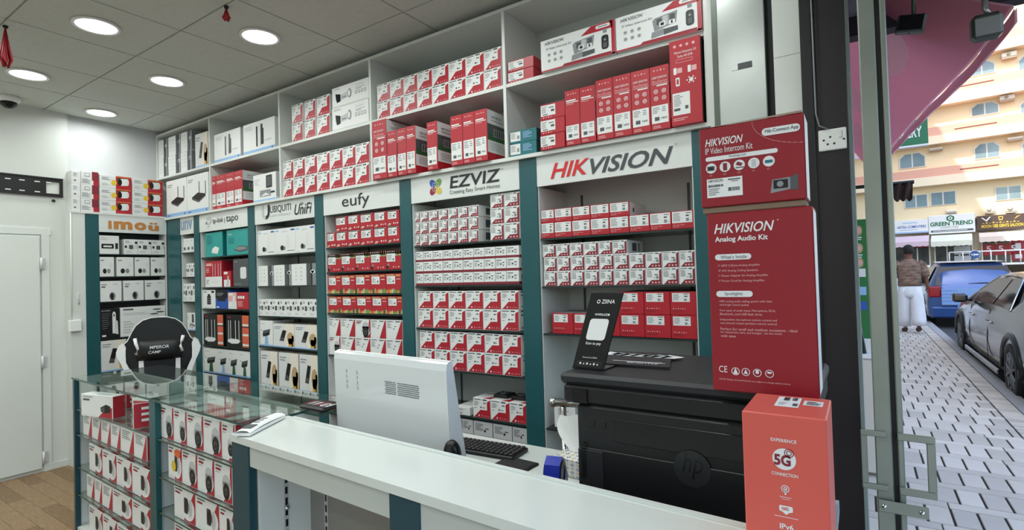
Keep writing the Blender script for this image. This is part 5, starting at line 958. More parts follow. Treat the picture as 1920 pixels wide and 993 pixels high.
dc = U(12, 183, 2, ZC); do = empty('dome_camera', (dc.x+.05, dc.y, ZC-.005)); tag(do, 'white dome camera with dark lens on the ceiling', 'security camera'); MB().lathe([(.0, 0), (.07, 0), (.068, -.025), (.055, -.04), (.0, -.04)], 'plasticw', seg=24).build('base', do); MB().lathe([(.0, -.085), (.025, -.080), (.045, -.062), (.05, -.04), (.0, -.04)], 'prn2', seg=20).build('lens_dome', do)
for k, (px, py, h, lb) in enumerate(((10, 47, .22, 'red foil tassel hanging from ceiling at the left edge'), (424, 10, .075, 'small red foil tassel near the middle downlights'))):
    c = U(px, py, 2, ZC); t = empty('foil_tassel', (c.x, c.y, ZC-.005)); tag(t, lb, 'tassel', 'red ceiling tassels'); MB().lathe([(.0, 0), (.012, 0), (.010, -.012), (.0, -.014)], 'k', seg=10).build('hook', t)
    mb = MB(); R_ = random.Random(k)
    for q_ in range(11):
        a = R_.random()*2*PI; r = (.030 if k == 0 else .016)*(.4+.6*R_.random()); mb.tube([(0, 0, -.014), (r*.5*math.cos(a), r*.5*math.sin(a), -.014-h*.45), (r*math.cos(a), r*math.sin(a), -h*.8), (r*.7*math.cos(a+.6), r*.7*math.sin(a+.6), -h)], [.004, .007, .008, .003], 'redtas', 5)
    o = mb.build('strands', t); o['kind'] = 'stuff'
# ================================================================ shop entrance: column, black cladding, door
def prj(P):
    q = Vector(P)-CAM; z = q.dot(FWD); return 960+FPX*q.dot(RGT)/z, 496.5+FPX*q.dot(DWN)/z
YC = 2.19
col = struct('wall_column', B(-.490, -.012, YC+.03, YW-.001, 0, 3.0, 'wall'))
xa = U(1345, 100, 1, YC).x; xb = U(1436, 100, 1, YC).x; xc = U(1450, 100, 1, YC).x; xd = U(1507, 200, 1, YC).x; xe = U(1592, 250, 1, YC).x
BB(xa+.002, xb, YC-.006, YC+.028, 0, 2.9, 'steel', .003).build('metal_panel', col); B(xb+.001, xc-.001, YC+.012, YC+.028, 0, 2.9, 'gap').build('joint', col); B(xa-.02, xa, YC+.004, YC+.028, 0, 2.9, 'alud').build('joint', col)
zq = [U(1475, py, 1, YC).z for py in (104, 240)]
for z0, z1 in ((1.3, 1.62), (1.622, zq[1]-.001), (zq[1], zq[0]-.001), (zq[0], zq[0]+.28)): BB(xc, xd-.002, YC, YC+.028, z0, z1, 'tile', .001).build('tile', col)
BB(xc-.01, xd, YC-.05, YC+.028, zq[0]+.285, 2.9, 'lam2', .003).build('boxing', col)
BB(xd, xe, YC-.03, YC+.028, 0, 2.9, 'blackpanel', .002).build('black_panel', col); BB(xd-.001, xd+.035, YC-.042, YC-.031, 0, 2.9, 'blackedge', .002).build('black_trim', col)
zs = U(1390, 125, 1, YC).z; st = MB().box(U(1372, 125, 1, YC).x, U(1384, 125, 1, YC).x, YC-.008, YC-.0062, zs-.012, zs+.012, 'tile').box(U(1384.2, 125, 1, YC).x, U(1411, 125, 1, YC).x, YC-.008, YC-.0062, zs-.012, zs+.012, 'g3').build('cover_strip', col)
sk = U(1561, 262, 1, YC-.03); so_ = empty('wall_socket', (sk.x, YC-.031, sk.z)); tag(so_, 'white switched power socket on the black column panel', 'power socket')
sw = .5*(U(1588, 262, 1, YC-.03).x-U(1535, 262, 1, YC-.03).x); shh = .5*(U(1561, 243, 1, YC-.03).z-U(1561, 283, 1, YC-.03).z)
BB(-sw, sw, -.008, 0, -shh, shh, 'plasticw', .003).build('plate', so_); BB(sw*.45, sw*.68, -.0105, -.0082, shh*.1, shh*.75, 'w', .001).build('rocker', so_)
for a, b in ((-.62, .0), (-.15, .25), (-.35, -.4), (.12, -.4), (.8, -.1)): B(a*sw-.003, a*sw+.003, -.0088, -.0078, b*shh-.003, b*shh+.003, 'kk').build('hole', so_)
MB().tube([(-sw*.3, -.012, shh), (-sw*.9, -.014, shh+.015), (-sw*1.1, -.014, shh+.06), (-sw*1.15, -.014, .75)], .003, 'g2', 6).build('cable', so_)
# open aluminium door leaf, seen edge on
YDR = 1.90
dl = struct('door_2', B(.034, .052, YDR+.012, YDR+.75, .12, 2.45, 'glass'))
X_ = lambda px, py: U(px, py, 1, YDR).x
s0, s1, s2, s3 = X_(1627, 500), X_(1659, 500), X_(1669, 500), X_(1681, 500)
BB(s0, s1, YDR, YDR+.05, .02, 2.5, 'alu', .003).build('stile', dl); B(s1+.0003, s2-.0003, YDR+.008, YDR+.05, .02, 2.5, 'rubber').build('gasket', dl); BB(s2, s3, YDR+.002, YDR+.05, .02, 2.5, 'alu', .003).build('stile', dl)
BB(.030, .058, YDR+.051, YDR+.78, 2.40, 2.5, 'alu', .003).build('top_rail', dl); BB(.030, .058, YDR+.051, YDR+.78, .02, .13, 'alu', .003).build('bottom_rail', dl); BB(.026, .062, YDR+.74, YDR+.79, .13, 2.4, 'alu', .003).build('stile', dl)
hz0, hz1 = U(1616, 911, 1, YDR).z, U(1614, 803, 1, YDR).z; hx = X_(1618, 860)
def flat_handle(x0, x1, z0, z1, w, m, nm, y=YDR-.012):
    mb = MB(); mb.bbox(min(x0, x1), max(x0, x1), y, y+.012, z1-w, z1, m, .002).bbox(min(x0, x1), max(x0, x1), y, y+.012, z0, z0+w, m, .002)
    e = x1; mb.bbox(min(e, e+(w if e < x0 else -w)), max(e, e+(w if e < x0 else -w)), y, y+.012, z0+w, z1-w, m, .002); return mb.build(nm, dl)
flat_handle(s0+.03, X_(1615, 850), hz0, hz1, .016, 'alu', 'pull_handle'); flat_handle(s2, X_(1755, 870), U(1752, 935, 1, YDR).z, U(1752, 818, 1, YDR).z, .020, 'alu', 'pull_handle')
lz = U(1690, 950, 1, YDR).z; BB(X_(1647, 945), X_(1741, 955), YDR-.018, YDR-.0125, lz-.017, lz+.017, 'alu', .002).build('latch_bar', dl)
for px in (1658, 1728): MB().lathe([(.0, 0), (.007, 0), (.006, .003), (.0, .004)], 'chrome', T=Matrix.Translation((X_(px, 950), YDR-.018, lz)) @ Matrix.Rotation(PI/2, 4, 'X'), seg=10).build('bolt', dl)
# ================================================================ street
RZ = -.12; KX = 1.17
struct('street_road', B(KX+.16, 40, -10, 80, RZ-.1, RZ, 'road')); struct('kerb_line', B(KX+.02, KX+.155, -6, 30, RZ-.1, .004, 'kerb'))
pv = struct('pavement', B(-.2, KX+.018, -6, 30, -.1, -.012, 'joint')); struct('pavement_far', B(-20, 40, 30, 60, -.1, RZ+.01, 'road'))
# pavers: alternating stretcher courses with narrow cross courses; near 300 singly, the rest joined
px_ = ['paver', 'paver2', 'paver3']; PMs = {}
def paver(x0, x1, y0, y1, i, stuff=None):
    if stuff is not None: stuff.box(x0, x1, y0, y1, -.011, 0, px_[i % 3]); return
    k = (round(x1-x0, 3), round(y1-y0, 3), i % 3)
    if k not in PMs: PMs[k] = BB(0, k[0], 0, k[1], -.011, 0, px_[k[2]], .003).mesh('paver')
    o = bpy.data.objects.new('paver', PMs[k]); COL.objects.link(o); o.parent = pv; o.location = (x0, y0, .0005*(i % 2))
far = MB(); n = 0; y = 3.0; row = 0
for row in range(140):
    big = row % 2 == 0; dy = .25 if big else .095
    if y > 22: break
    wx = .118 if big else .47; off = (-.059 if (row//2) % 2 else .0)
    x = -.10+off
    while x < KX-.165:
        x1 = min(x+wx, KX-.15); x0 = max(x, -.18)
        if x1-x0 > .03:
            n += 1; paver(x0+(.006 if big else .003), x1-(.006 if big else .003), y+.005, y+dy-.005, random.randrange(3), far if n > 250 or x1 < -.02 else None)
        x += wx
    y += dy
o = far.build('paver_field', pv); o['kind'] = 'stuff'
edge = MB(); y = 3.0; n = 0
while y < 24:
    edge.box(KX-.142, KX+.012, y+.004, y+.056, -.011, .001, px_[random.randrange(3)]); y += .06
o = edge.build('ribbed_edge', pv); o['kind'] = 'stuff'
near = MB(); near.box(-.19, KX-.15, -6, 2.99, -.011, 0, 'paver').box(KX-.142, KX+.012, -6, 2.99, -.011, .001, 'paver2'); o = near.build('paver_apron', pv)
# neighbouring frontage on our side of the street
struct('wall_neighbour', B(-7, -.16, YW+.13, 34, 0, 18.6, 'bldgwall')); struct('wall_above', B(-7, -.012, -6, YW+.12, 3.02, 18.6, 'bldgwall'))
# ---- awning overhead
hf = U(1652, 303, 2, 2.30); hn = U(1902, 8, 2, 2.30); hd = (hn-hf); hn2 = hf+hd*1.0
def aw(u, v):                                                   # u wall->hem, v near->far
    wl = Vector((-.07, 2.62+3.5*v, 2.78-.16*v)); hm = hn2+(hf-hn2)*v; p = wl+(hm-wl)*u; p.z -= .10*math.sin(PI*u)*(.6+.4*v)-.012*math.sin(9*v+4*u)*u; p.x += .02*math.sin(6*v)*u; return p
an = empty('street_awning', (0, 2.6, 0)); tag(an, 'faded pink fabric awning with pale ovals above the pavement', 'awning'); oa = Vector((0, 2.6, 0))
mb = MB(); mb.grid(lambda u, v: aw(u, v)-oa, 16, 30, 'awning'); mb.grid(lambda u, v: aw(1-u, v)-oa+Vector((0, 0, .006)), 16, 30, 'awning'); mb.build('fabric', an)
mb = MB(); mb.grid(lambda u, v: aw(1, u)-oa+Vector((.004*math.sin(40*u), 0, -.004-.05*v)), 40, 2, 'awning'); mb.grid(lambda u, v: aw(1, u)-oa+Vector((.006, 0, -.004-.05*(1-v))), 40, 2, 'awning'); mb.build('valance', an)
for k in range(3): mb = MB(); zz_ = k*.045; mb.grid(lambda u, v: (-.12+.36*u, aw(0, 1).y-2.6+.03+.012*math.sin(14*u+k), aw(0, 1).z-.05-zz_-.03*v), 14, 2, 'awnw' if k % 2 == 0 else 'awning'); mb.build('end_frill', an)
cand = [(u/59, v/59, prj(aw(u/59, v/59))) for u in range(60) for v in range(60)]
for tx, ty, ru, rv in ((1672, 103, .13, .085), (1606, 185, .10, .07), (1607, 262, .10, .05), (1608, 240, .10, .035)):
    c = min(cand, key=lambda t: (t[2][0]-tx)**2+(t[2][1]-ty)**2); pts = [aw(min(max(c[0]+ru*math.cos(a), 0), 1), min(max(c[1]+rv*math.sin(a), 0), 1))-oa-Vector((0, 0, .005)) for a in [2*PI*k/20 for k in range(20)]]
    MB().add(pts, [list(range(20))], 'awnoval').build('oval', an)
# soffit with the dark beam, its unseen near run added to hold back daylight, and the fittings hanging from it
pbm = U(1700, 32, 2, 2.50); struct('soffit', B(-.10, 1.25, -5, pbm.y, 2.56, 2.62, 'soffit')); struct('soffit_beam', B(-.10, 1.25, pbm.y, pbm.y+.08, 2.47, 2.62, 'beam'))
def hang(px, py, Y): return U(px, py, 1, Y)
f1 = hang(1707, 14, 2.3); t = empty('dome_camera', (f1.x, 2.3, 2.56)); tag(t, 'small dome camera with clear cover under the soffit', 'security camera'); MB().lathe([(.0, 0), (.045, 0), (.05, -.02), (.03, -.03), (.0, -.03)], 'g2', seg=18).build('base', t); MB().lathe([(.0, -.07), (.02, -.066), (.036, -.045), (.04, -.028), (.0, -.028)], 'silverfoil', seg=18).build('cover', t)
f2 = hang(1738, 40, 2.50); t = empty('floodlight', (f2.x, 2.50, 2.56)); tag(t, 'dark square floodlight hanging below the awning beam', 'floodlight'); zc_ = f2.z-2.56
MB().bbox(-.045, .045, -.02, .02, zc_-.035, zc_+.03, 'alud', .006, Matrix.Rotation(.2, 4, 'Y')).build('housing', t); MB().bbox(-.038, .038, -.0235, -.0205, zc_-.03, zc_+.025, 'prn2', .002, Matrix.Rotation(.2, 4, 'Y')).build('lens', t); MB().tube([(-.03, 0, .0), (-.04, 0, zc_)], .008, 'alud', 6).bbox(-.06, -.03, -.012, .012, zc_-.03, zc_+.02, 'beam', .003).build('bracket', t)
f3 = hang(1849, 50, 2.45); t = empty('floodlight', (f3.x, 2.45, 2.56)); tag(t, 'grey boxy outdoor lamp on a swivel bracket beside the building', 'floodlight'); zc_ = f3.z-2.56
MB().bbox(-.042, .042, -.03, .03, zc_-.045, zc_+.04, 'alud', .012).build('housing', t); MB().bbox(-.034, .034, -.034, -.0305, zc_-.038, zc_+.022, 'g2', .003).build('lens', t); MB().tube([(0, 0, 0), (.0, 0, zc_+.06), (.008, .0, zc_+.04)], .009, 'steel', 8).build('bracket', t); MB().lathe([(.0, 0), (.03, 0), (.03, -.012), (.0, -.014)], 'steel', seg=14).build('ceiling_plate', t)
# ---- things glimpsed between column and door
YM = 4.6
def sd(px, py): return U(px, py, 1, YM)
m0, m1 = sd(1598, 412), sd(1634, 645); t = empty('menu_board', ((m0.x+m1.x)/2, YM, 0)); tag(t, 'green food menu board glimpsed beside the black column', 'menu board'); wq = (m1.x-m0.x)
BB(-wq/2, wq/2, 0, .03, m1.z, m0.z, 'menugreen', .003).build('board', t); [BB(x_-.012, x_+.012, .004, .028, 0, m1.z-.0005, 'k', .002).build('leg', t) for x_ in (-wq/2+.015, wq/2-.015)]
for k, py in enumerate((432, 465, 492)): c = sd(1612, py); mb = MB(); f_ = Face(mb, (-wq/2, 0, m1.z), (1, 0, 0), (0, 0, 1), wq, m0.z-m1.z, .001); a = (c.z-m1.z)/(m0.z-m1.z); f_.ell('tan', .42, a, .26, .04, 1); f_.ell('pinkp', .42, a, .16, .022, 2); f_.rect('w', .3, a-.06, .62, a-.05, 1); f_.rect('w', .34, a-.075, .58, a-.068, 1); mb.build('food_picture', t)
for py, m in ((511, 'w2'), (545, 'lblu'), (573, 'blu')): c = sd(1618, py); B(-wq*.35, wq*.3, -.004, -.001, c.z-.03, c.z+.03, m).build('notice', t)
b0 = sd(1622, 660); t = empty('metal_bin', (b0.x, YM-.32, 0)); tag(t, 'pale metal bin with folded papers on top beside the column', 'bin'); BB(-.08, .08, 0, .2, .02, b0.z, 'bin', .01).build('body', t); BB(-.085, .085, -.005, .205, b0.z+.0005, b0.z+.03, 'w2', .004).build('lid', t); MB().tube([(-.02, .05, b0.z+.03), (-.03, .05, b0.z+.25)], [.03, .012], 'k', 8).build('black_funnel', t); B(-.05, .05, .1, .14, b0.z+.03, b0.z+.12, 'w').build('papers', t); MB().tube([(-.06, .1, 0), (-.06, .1, .02)], .015, 'k', 6).build('foot', t)
c = U(1700, 358, 1, 4.2); c0 = U(1690, 358, 1, 4.2); mb = MB(); ww, hh_ = .11, .10
mb.grid(lambda u, v: (ww*(u-.5)*(1-.15*v), .015*math.sin(14*u+3*v), -hh_*v-.02*abs(math.sin(9*u))*v), 20, 8, 'drape'); mb.grid(lambda u, v: (ww*(.5-u)*(1-.15*v), .02+.015*math.sin(14*(1-u)+3*v), -hh_*v-.02*abs(math.sin(9*(1-u)))*v), 20, 8, 'drape'); zt2 = U(1695, 342, 1, 4.2).z
t = empty('hanging_cloth', (c.x-.02, 4.2, zt2)); tag(t, 'dark brown cloth hanging from a bar behind the door', 'cloth'); mb.build('cloth', t); MB().tube([(-c.x-.18, .01, 0), (.06, .01, 0)], .012, 'k', 8).build('bar', t)
# ---- shop sign projecting over the pavement
YG = 19; g0, g1 = U(1692, 228, 1, YG), U(1741, 268, 1, YG); t = empty('bakery_sign', ((g0.x+g1.x)/2, YG, g1.z)); tag(t, 'green projecting bakery sign with white letters', 'sign'); ww = g1.x-g0.x; hh_ = g0.z-g1.z
BB(-ww/2-.4, ww/2, 0, .15, 0, hh_, 'sgreen', .01).build('panel', t); BB(-ww/2-.4, ww/2, -.01, .16, -.06, -.0005, 'w2', .01).build('light_tray', t); mb = MB(); f_ = Face(mb, (-ww/2-.4, -.001, 0), (1, 0, 0), (0, 0, 1), ww+.4, hh_, .003); f_.txt('w', 'BAKERY', .12, .30, hh_*.42, 1, wmax=(ww+.4)*.74, bold=.02); mb.build('lettering', t)
MB().tube([(-ww/2-.4, .08, hh_*.5), (-ww/2-2.2, .08, hh_*.5)], .04, 'steel', 8).build('arm', t)
# ================================================================ building across the road
FA = math.radians(-8); fu = Vector((math.cos(FA), math.sin(FA), 0)); fn = Vector((-math.sin(FA), math.cos(FA), 0)); FO = Vector((3.03, 36, 0))
cP = crop((1680, 200), 4.5125); cQ = crop((1680, 0), 4.5125); cR = crop((1660, 380), 7.092)
def fp(cr, x, y, out=0): p = UP(*cr(x, y), FO-fn*out, fn); return (p-FO).dot(fu), p.z
bd = empty('apartment_building', FO, FA); tag(bd, 'cream and pink apartment building above the shops across the road', 'building')
B(-6, 14, .0, 8, 3.6, 17, 'bcream').build('wall', bd); B(-6, 14, .4, 8, 0, 3.6, 'blight').build('ground_floor', bd)
def band(cr, a, b, c, out):
    (sa, za), (sb, zb), (sc, zc) = [fp(cr, *q_, out) for q_ in (a, b, c)]; za += 0
    B(-6, 14, -out, -.001, zb, za, 'bpink').build('pink_band', bd); B(-6, 14, -out-.05, -.001, zc, zb-.002, 'blight').build('ledge', bd); return zc
for cr, a, b, c in ((cP, (690, 113), (690, 190), (690, 263)), (cP, (560, 488), (560, 562), (560, 637)), (cQ, (790, 643), (790, 722), (790, 815)), (cQ, (990, 226), (990, 322), (990, 398))): band(cr, a, b, c, .5)
for cr, a, b in ((cP, (495, 190), (855, 132)), (cP, (540, 530), (870, 490)), (cQ, (490, 745), (828, 675))):
    (s0_, z0_), (s1_, z1_) = fp(cr, *a, .5), fp(cr, *b, .5); B(s0_, s1_, -.506, -.5005, (z0_+z1_)/2-.03, (z0_+z1_)/2+.03, 'bdark').build('slot', bd)
def window(cr, x0, y0, x1, y1, arch):
    a = fp(cr, x0, y1); b = fp(cr, x1, y0); s0_, z0_, s1_, z1_ = a[0], a[1], b[0], b[1]; w_ = s1_-s0_; h_ = z1_-z0_
    pts = [(s0_, z0_), (s1_, z0_), (s1_, z1_-h_*.3), (s1_-w_*.22, z1_), (s0_+w_*.22, z1_), (s0_, z1_-h_*.3)] if arch else [(s0_, z0_), (s1_, z0_), (s1_, z1_), (s0_, z1_)]
    cx, cz = (s0_+s1_)/2, (z0_+z1_)/2; mb = MB(); mb.prism([(cx+(x-cx)*1.10, cz+(z-cz)*1.10) for x, z in pts], -.05, -.002, 'bframe', 'y'); wo = mb.build('window', bd)
    for sg in (0, 1):
        q_ = [(x, z) for x, z in pts if (x <= cx+1e-4 if sg == 0 else x >= cx-1e-4)]; zt = z1_
        q_ = ([(s0_, z0_), (cx-.03, z0_), (cx-.03, zt)] + ([(s0_+w_*.22, zt), (s0_, zt-h_*.3)] if arch else [(s0_, zt)])) if sg == 0 else ([(cx+.03, z0_), (s1_, z0_)] + ([(s1_, zt-h_*.3), (s1_-w_*.22, zt)] if arch else [(s1_, zt)])+[(cx+.03, zt)])
        MB().prism(q_, -.058, -.051, 'bglass', 'y').build('pane', wo)
for w_ in ((cP, 38, 385, 240, 525, 1), (cP, 672, 297, 868, 443, 1), (cQ, 645, 855, 860, 985, 1), (cQ, 624, 508, 828, 650, 1), (cQ, 1045, 440, 1250, 600, 1), (cQ, 1060, 820, 1290, 960, 1), (cP, 1075, 260, 1280, 410, 1), (cP, 82, 742, 260, 856, 0), (cP, 302, 714, 498, 834, 0), (cP, 850, 668, 1052, 790, 0)): window(*w_)
na = 0
for cr, x0, y0, x1, y1 in ((cQ, 895, 425, 1022, 490), (cQ, 878, 790, 1005, 850), (cP, 282, 338, 393, 366), (cP, 942, 245, 1075, 280), (cP, 752, 840, 830, 893), (cP, 928, 828, 1012, 888), (cP, 425, 865, 510, 893)):
    a = fp(cr, x0, y1, .3); b = fp(cr, x1, y0, .3); w_, h_ = b[0]-a[0], b[1]-a[1]; t = empty('air_conditioner', (a[0]+w_/2, -.3, a[1]), 0, bd)
    BB(-w_/2, w_/2, -.02, .28, 0, h_, 'acw', .02).build('case', t)
    if y1-y0 > 40: MB().lathe([(.0, 0), (h_*.36, 0), (h_*.36, .02), (.0, .02)], 'acf', T=Matrix.Translation((-w_*.05, -.02, h_*.5)) @ Matrix.Rotation(PI/2, 4, 'X'), seg=18).build('fan_grille', t)
    BB(-w_/2, w_/2, .0, .29, -.08, -.002, 'acf', .01).build('wall_bracket', t)
for k, o in enumerate([c for c in bd.children if c.name.startswith('air_conditioner')]): pass
# shop fronts
SHOPS = [('sign', 105, 565, (240, 215), (430, 402), 'w', 'white shop sign with blue computer lettering'), ('sign', 578, 1188, (160, 146), (412, 398), 'w', 'white shop sign with green lettering and hexagon logo'), ('sign', 1218, 1870, (172, 140), (368, 345), 'sbrown', 'dark brown saloon sign with gold lettering')]
for k, (nm, x0, x1, yt, yb, m, lab) in enumerate(SHOPS):
    a = fp(cR, x0, yb[0], .35); b = fp(cR, x1, yt[1], .35); a2 = fp(cR, x1, yb[1], .35); b2 = fp(cR, x0, yt[0], .35); z0_, z1_ = (a[1]+a2[1])/2, (b[1]+b2[1])/2; w_, h_ = b[0]-a[0], z1_-z0_
    c = FO+fu*(a[0]+w_/2)-fn*.35; t = empty('shop_sign', (c.x, c.y, z0_), FA); tag(t, lab, 'sign', 'shop signs across the road'); BB(-w_/2, w_/2, 0, .34, 0, h_, m, .02).build('panel', t)
    mb = MB(); f_ = Face(mb, (-w_/2, 0, 0), (1, 0, 0), (0, 0, 1), w_, h_, .006)
    if k == 0: f_.txt('blu', 'ARTEA COMPUTERS', .12, .42, h_*.17, wmax=w_*.82, bold=.01); f_.lines('lblu', .28, .74, .85, .84, 1); f_.rect('lblu', .2, .27, .7, .31); f_.rect('lblu', 0, .08, 1, .15); f_.rect('signgrey', 0, 0, 1, .06)
    elif k == 1: f_.txt('sgreen', 'GREEN TREND', .04, .42, h_*.22, wmax=w_*.92, bold=.03); f_.txt('g2', 'COMPUTER', .26, .27, h_*.10, wmax=w_*.46); f_.rect('g3', .05, .10, .96, .20, 1); f_.lines('w', .1, .12, .9, .18, 1, 2); f_.poly('sgreen', [(.40, .72), (.485, .62), (.57, .72), (.57, .88), (.485, .97), (.40, .88)], 1); f_.circ('w', .485, .80, h_*.09, 2, 16); f_.poly('sgreen', [(.46, .8), (.485, .74), (.51, .8), (.485, .86)], 3)
    else: f_.txt('yel', 'MOON GEE GENTS SALOON', .10, .18, h_*.20, wmax=w_*.84, bold=.02); [f_.rect('gold', .12+.07*q_, .46, .16+.07*q_, .50+.05*(q_ % 2)) for q_ in range(11)]; f_.poly('gold', [(.46, .64), (.54, .64), (.55, .9), (.45, .9)]); f_.poly('sbrown', [(.475, .72), (.525, .72), (.53, .84), (.47, .84)], 2); f_.poly('w2', [(.10, .85), (.20, .62), (.22, .62), (.30, .9), (.27, .9), (.2, .7), (.13, .88)]); f_.poly('gold', [(.76, .62), (.90, .92), (.86, .8), (.82, .85)])
    mb.build('lettering', t)
for k, (x0, x1, y0, y1, m, lab) in enumerate(((112, 580, 440, 580, 'awnw', 'lilac-white shop awning under the blue-lettered sign'), (606, 1160, 418, 568, 'awnshop', 'pale green shop awning under the green-lettered sign'), (1250, 1870, 380, 505, 'awnshop2', 'pinkish scalloped awning under the brown sign'))):
    a = fp(cR, x0, y1, 1.0); b = fp(cR, x1, y0, .4); a1 = fp(cR, x1, y1, 1.0); w_ = a1[0]-a[0]; zt = (fp(cR, x0, y0, .4)[1]+b[1])/2; zl = (a[1]+a1[1])/2; c = FO+fu*(a[0]+w_/2)-fn*.36; t = empty('shop_awning', (c.x, c.y, zl), FA); tag(t, lab, 'awning', 'shop awnings across the road'); hh_ = zt-zl
    mb = MB(); mb.prism([(0, hh_*.98), (0, hh_*.94), (-.66, .20), (-.70, .20), (-.70, .24)], -w_/2, w_/2, m, 'x'); mb.build('canopy', t)
    mb = MB(); n_ = int(w_/.22); pts = [(-w_/2, .2)]+[(-w_/2+w_*q_/(n_*4), -.03*abs(math.sin(q_*PI/4))) for q_ in range(n_*4+1)]+[(w_/2, .2)]; mb.prism(pts[::-1], -.705, -.695, m, 'y'); mb.build('valance', t)
for k, (x0, x1) in enumerate(((112, 590), (660, 1160), (1290, 1870))):
    a = fp(cR, x0, 700, .1)[0]; b = fp(cR, x1, 700, .1)[0]; c = FO+fu*((a+b)/2)-fn*.05; w_ = b-a; t = empty('storefront', (c.x, c.y, 0), FA); tag(t, ('dim shop front under the lilac-white awning', 'dark shop front under the pale green awning', 'salon front with red price signs under pinkish awning')[k], 'shop front', 'shop fronts across the road')
    for q_ in range(3): BB(-w_/2+w_*q_/3+.03, -w_/2+w_*(q_+1)/3-.03, 0, .05, .1, 2.6, 'shopglass', .01).build('pane', t)
    for q_ in range(4): BB(-w_/2+w_*q_/3-.03, -w_/2+w_*q_/3+.03, -.03, .06, .0, 2.65, 'bframe', .01).build('mullion', t)
    if k == 2:
        for q_ in range(4): mb = MB(); mb.box(0, .42, -.06, -.035, 1.7, 2.25, 'red'); f_ = Face(mb, (0, -.06, 1.7), (1, 0, 0), (0, 0, 1), .42, .55, .004); f_.txt('w', '5', .25, .3, .3, 1, bold=.03); o = mb.build('price_sign', t); o.location.x = -w_/2+.06+.45*q_
        mb = MB(); mb.box(w_*.18, w_*.18+.5, -.06, -.035, 1.4, 2.4, 'red2'); f_ = Face(mb, (w_*.18, -.06, 1.4), (1, 0, 0), (0, 0, 1), .5, 1.0, .004); f_.rect('w2', .25, .1, .75, .3); f_.rect('w2', .3, .5, .7, .85); mb.build('poster', t)
    if k == 0: B(w_*.1, w_*.48, -.06, -.035, 2.25, 2.55, 'red').build('red_banner', t)
    if k == 1:
        for q_ in range(4): B(w_*.02, w_*.46, -.06, -.035, .8+.5*q_, 1.22+.5*q_, 'g1').build('poster', t)
# traffic sign
YS = 24; c = U(1827.5, 477, 1, YS); t = empty('traffic_sign', (c.x, YS, RZ)); tag(t, 'round blue traffic sign with white left arrow', 'traffic sign'); r_ = .5*(U(1838, 477, 1, YS).x-U(1817, 477, 1, YS).x); zc_ = c.z-RZ
MB().lathe([(.0, 0), (r_, 0), (r_, .03), (.0, .03)], 'w2', T=Matrix.Translation((0, 0, zc_)) @ Matrix.Rotation(PI/2, 4, 'X'), seg=28).build('disc', t)
mb = MB(); f_ = Face(mb, (-r_, -.03, zc_-r_), (1, 0, 0), (0, 0, 1), 2*r_, 2*r_, .006); f_.circ('roadsign', .5, .5, r_*.92, 1, 28); f_.poly('w', [(.16, .5), (.42, .72), (.42, .58), (.84, .58), (.84, .42), (.42, .42), (.42, .28)], 2); mb.build('arrow', t); MB().tube([(0, .05, 0), (0, .05, zc_)], .035, 'steel', 8).build('pole', t)
# ================================================================ vehicles
def wheel(par, x, y, r, out, nm='wheel'):
    T0 = Matrix.Translation((x, y, r)) @ Matrix.Rotation(PI/2*out, 4, 'Y'); wo = MB().lathe([(.0, -.10), (r*.92, -.10), (r, -.07), (r, .07), (r*.95, .10), (r*.66, .10), (r*.64, .06), (.0, .06)], 'tyre', T=T0, seg=28).build(nm, par)
    for k in range(5):
        a = 2*PI*k/5+.3; e = Vector((math.cos(a), math.sin(a), 0)); q_ = Vector((-math.sin(a), math.cos(a), 0))
        for s_ in (-1, 1): MB().tube([T0 @ (e*.03+Vector((0, 0, .085))), T0 @ (e*r*.4+q_*s_*.03+Vector((0, 0, .088))), T0 @ (e*r*.64+q_*s_*.07+Vector((0, 0, .09)))], [.02, .014, .016], 'rim', 5).build('spoke', wo)
    MB().lathe([(r*.60, .085), (r*.66, .10), (r*.68, .085)], 'rim', T=T0, seg=28).build('rim_ring', wo); MB().lathe([(.0, .105), (.035, .10), (.04, .07), (.0, .07)], 'rim', T=T0, seg=12).build('hub', wo)
def carbody(par, st, W_, m, ky=1):
    """st: stations (y, half width, sill z, belt z, roof z, roof half width)"""
    mb = MB(); n_ = len(st)
    def sec(y, hw, zs_, zb_, zr, rw):
        zm = zs_+(zb_-zs_)*.45; return [(-hw*.90, y*ky, zs_), (-hw*.985, y*ky, zs_+.06), (-hw, y*ky, zm), (-hw*.985, y*ky, zm+(zb_-zm)*.6), (-hw*.94, y*ky, zb_), (-rw, y*ky, zb_+(zr-zb_)*.88), (-rw*.86, y*ky, zr-.01), (0, y*ky, zr+.012), (rw*.86, y*ky, zr-.01), (rw, y*ky, zb_+(zr-zb_)*.88), (hw*.94, y*ky, zb_), (hw*.985, y*ky, zm+(zb_-zm)*.6), (hw, y*ky, zm), (hw*.985, y*ky, zs_+.06), (hw*.90, y*ky, zs_)]
    vs = [p for s_ in st for p in sec(*s_)]; k_ = 15
    fs = [[i*k_+j, i*k_+(j+1) % k_, (i+1)*k_+(j+1) % k_, (i+1)*k_+j] for i in range(n_-1) for j in range(k_)]+[list(range(k_))[::-1], [(n_-1)*k_+j for j in range(k_)]]
    mb.add(vs, [f[::-1] for f in fs], m, True); return mb.build('body', par), sec
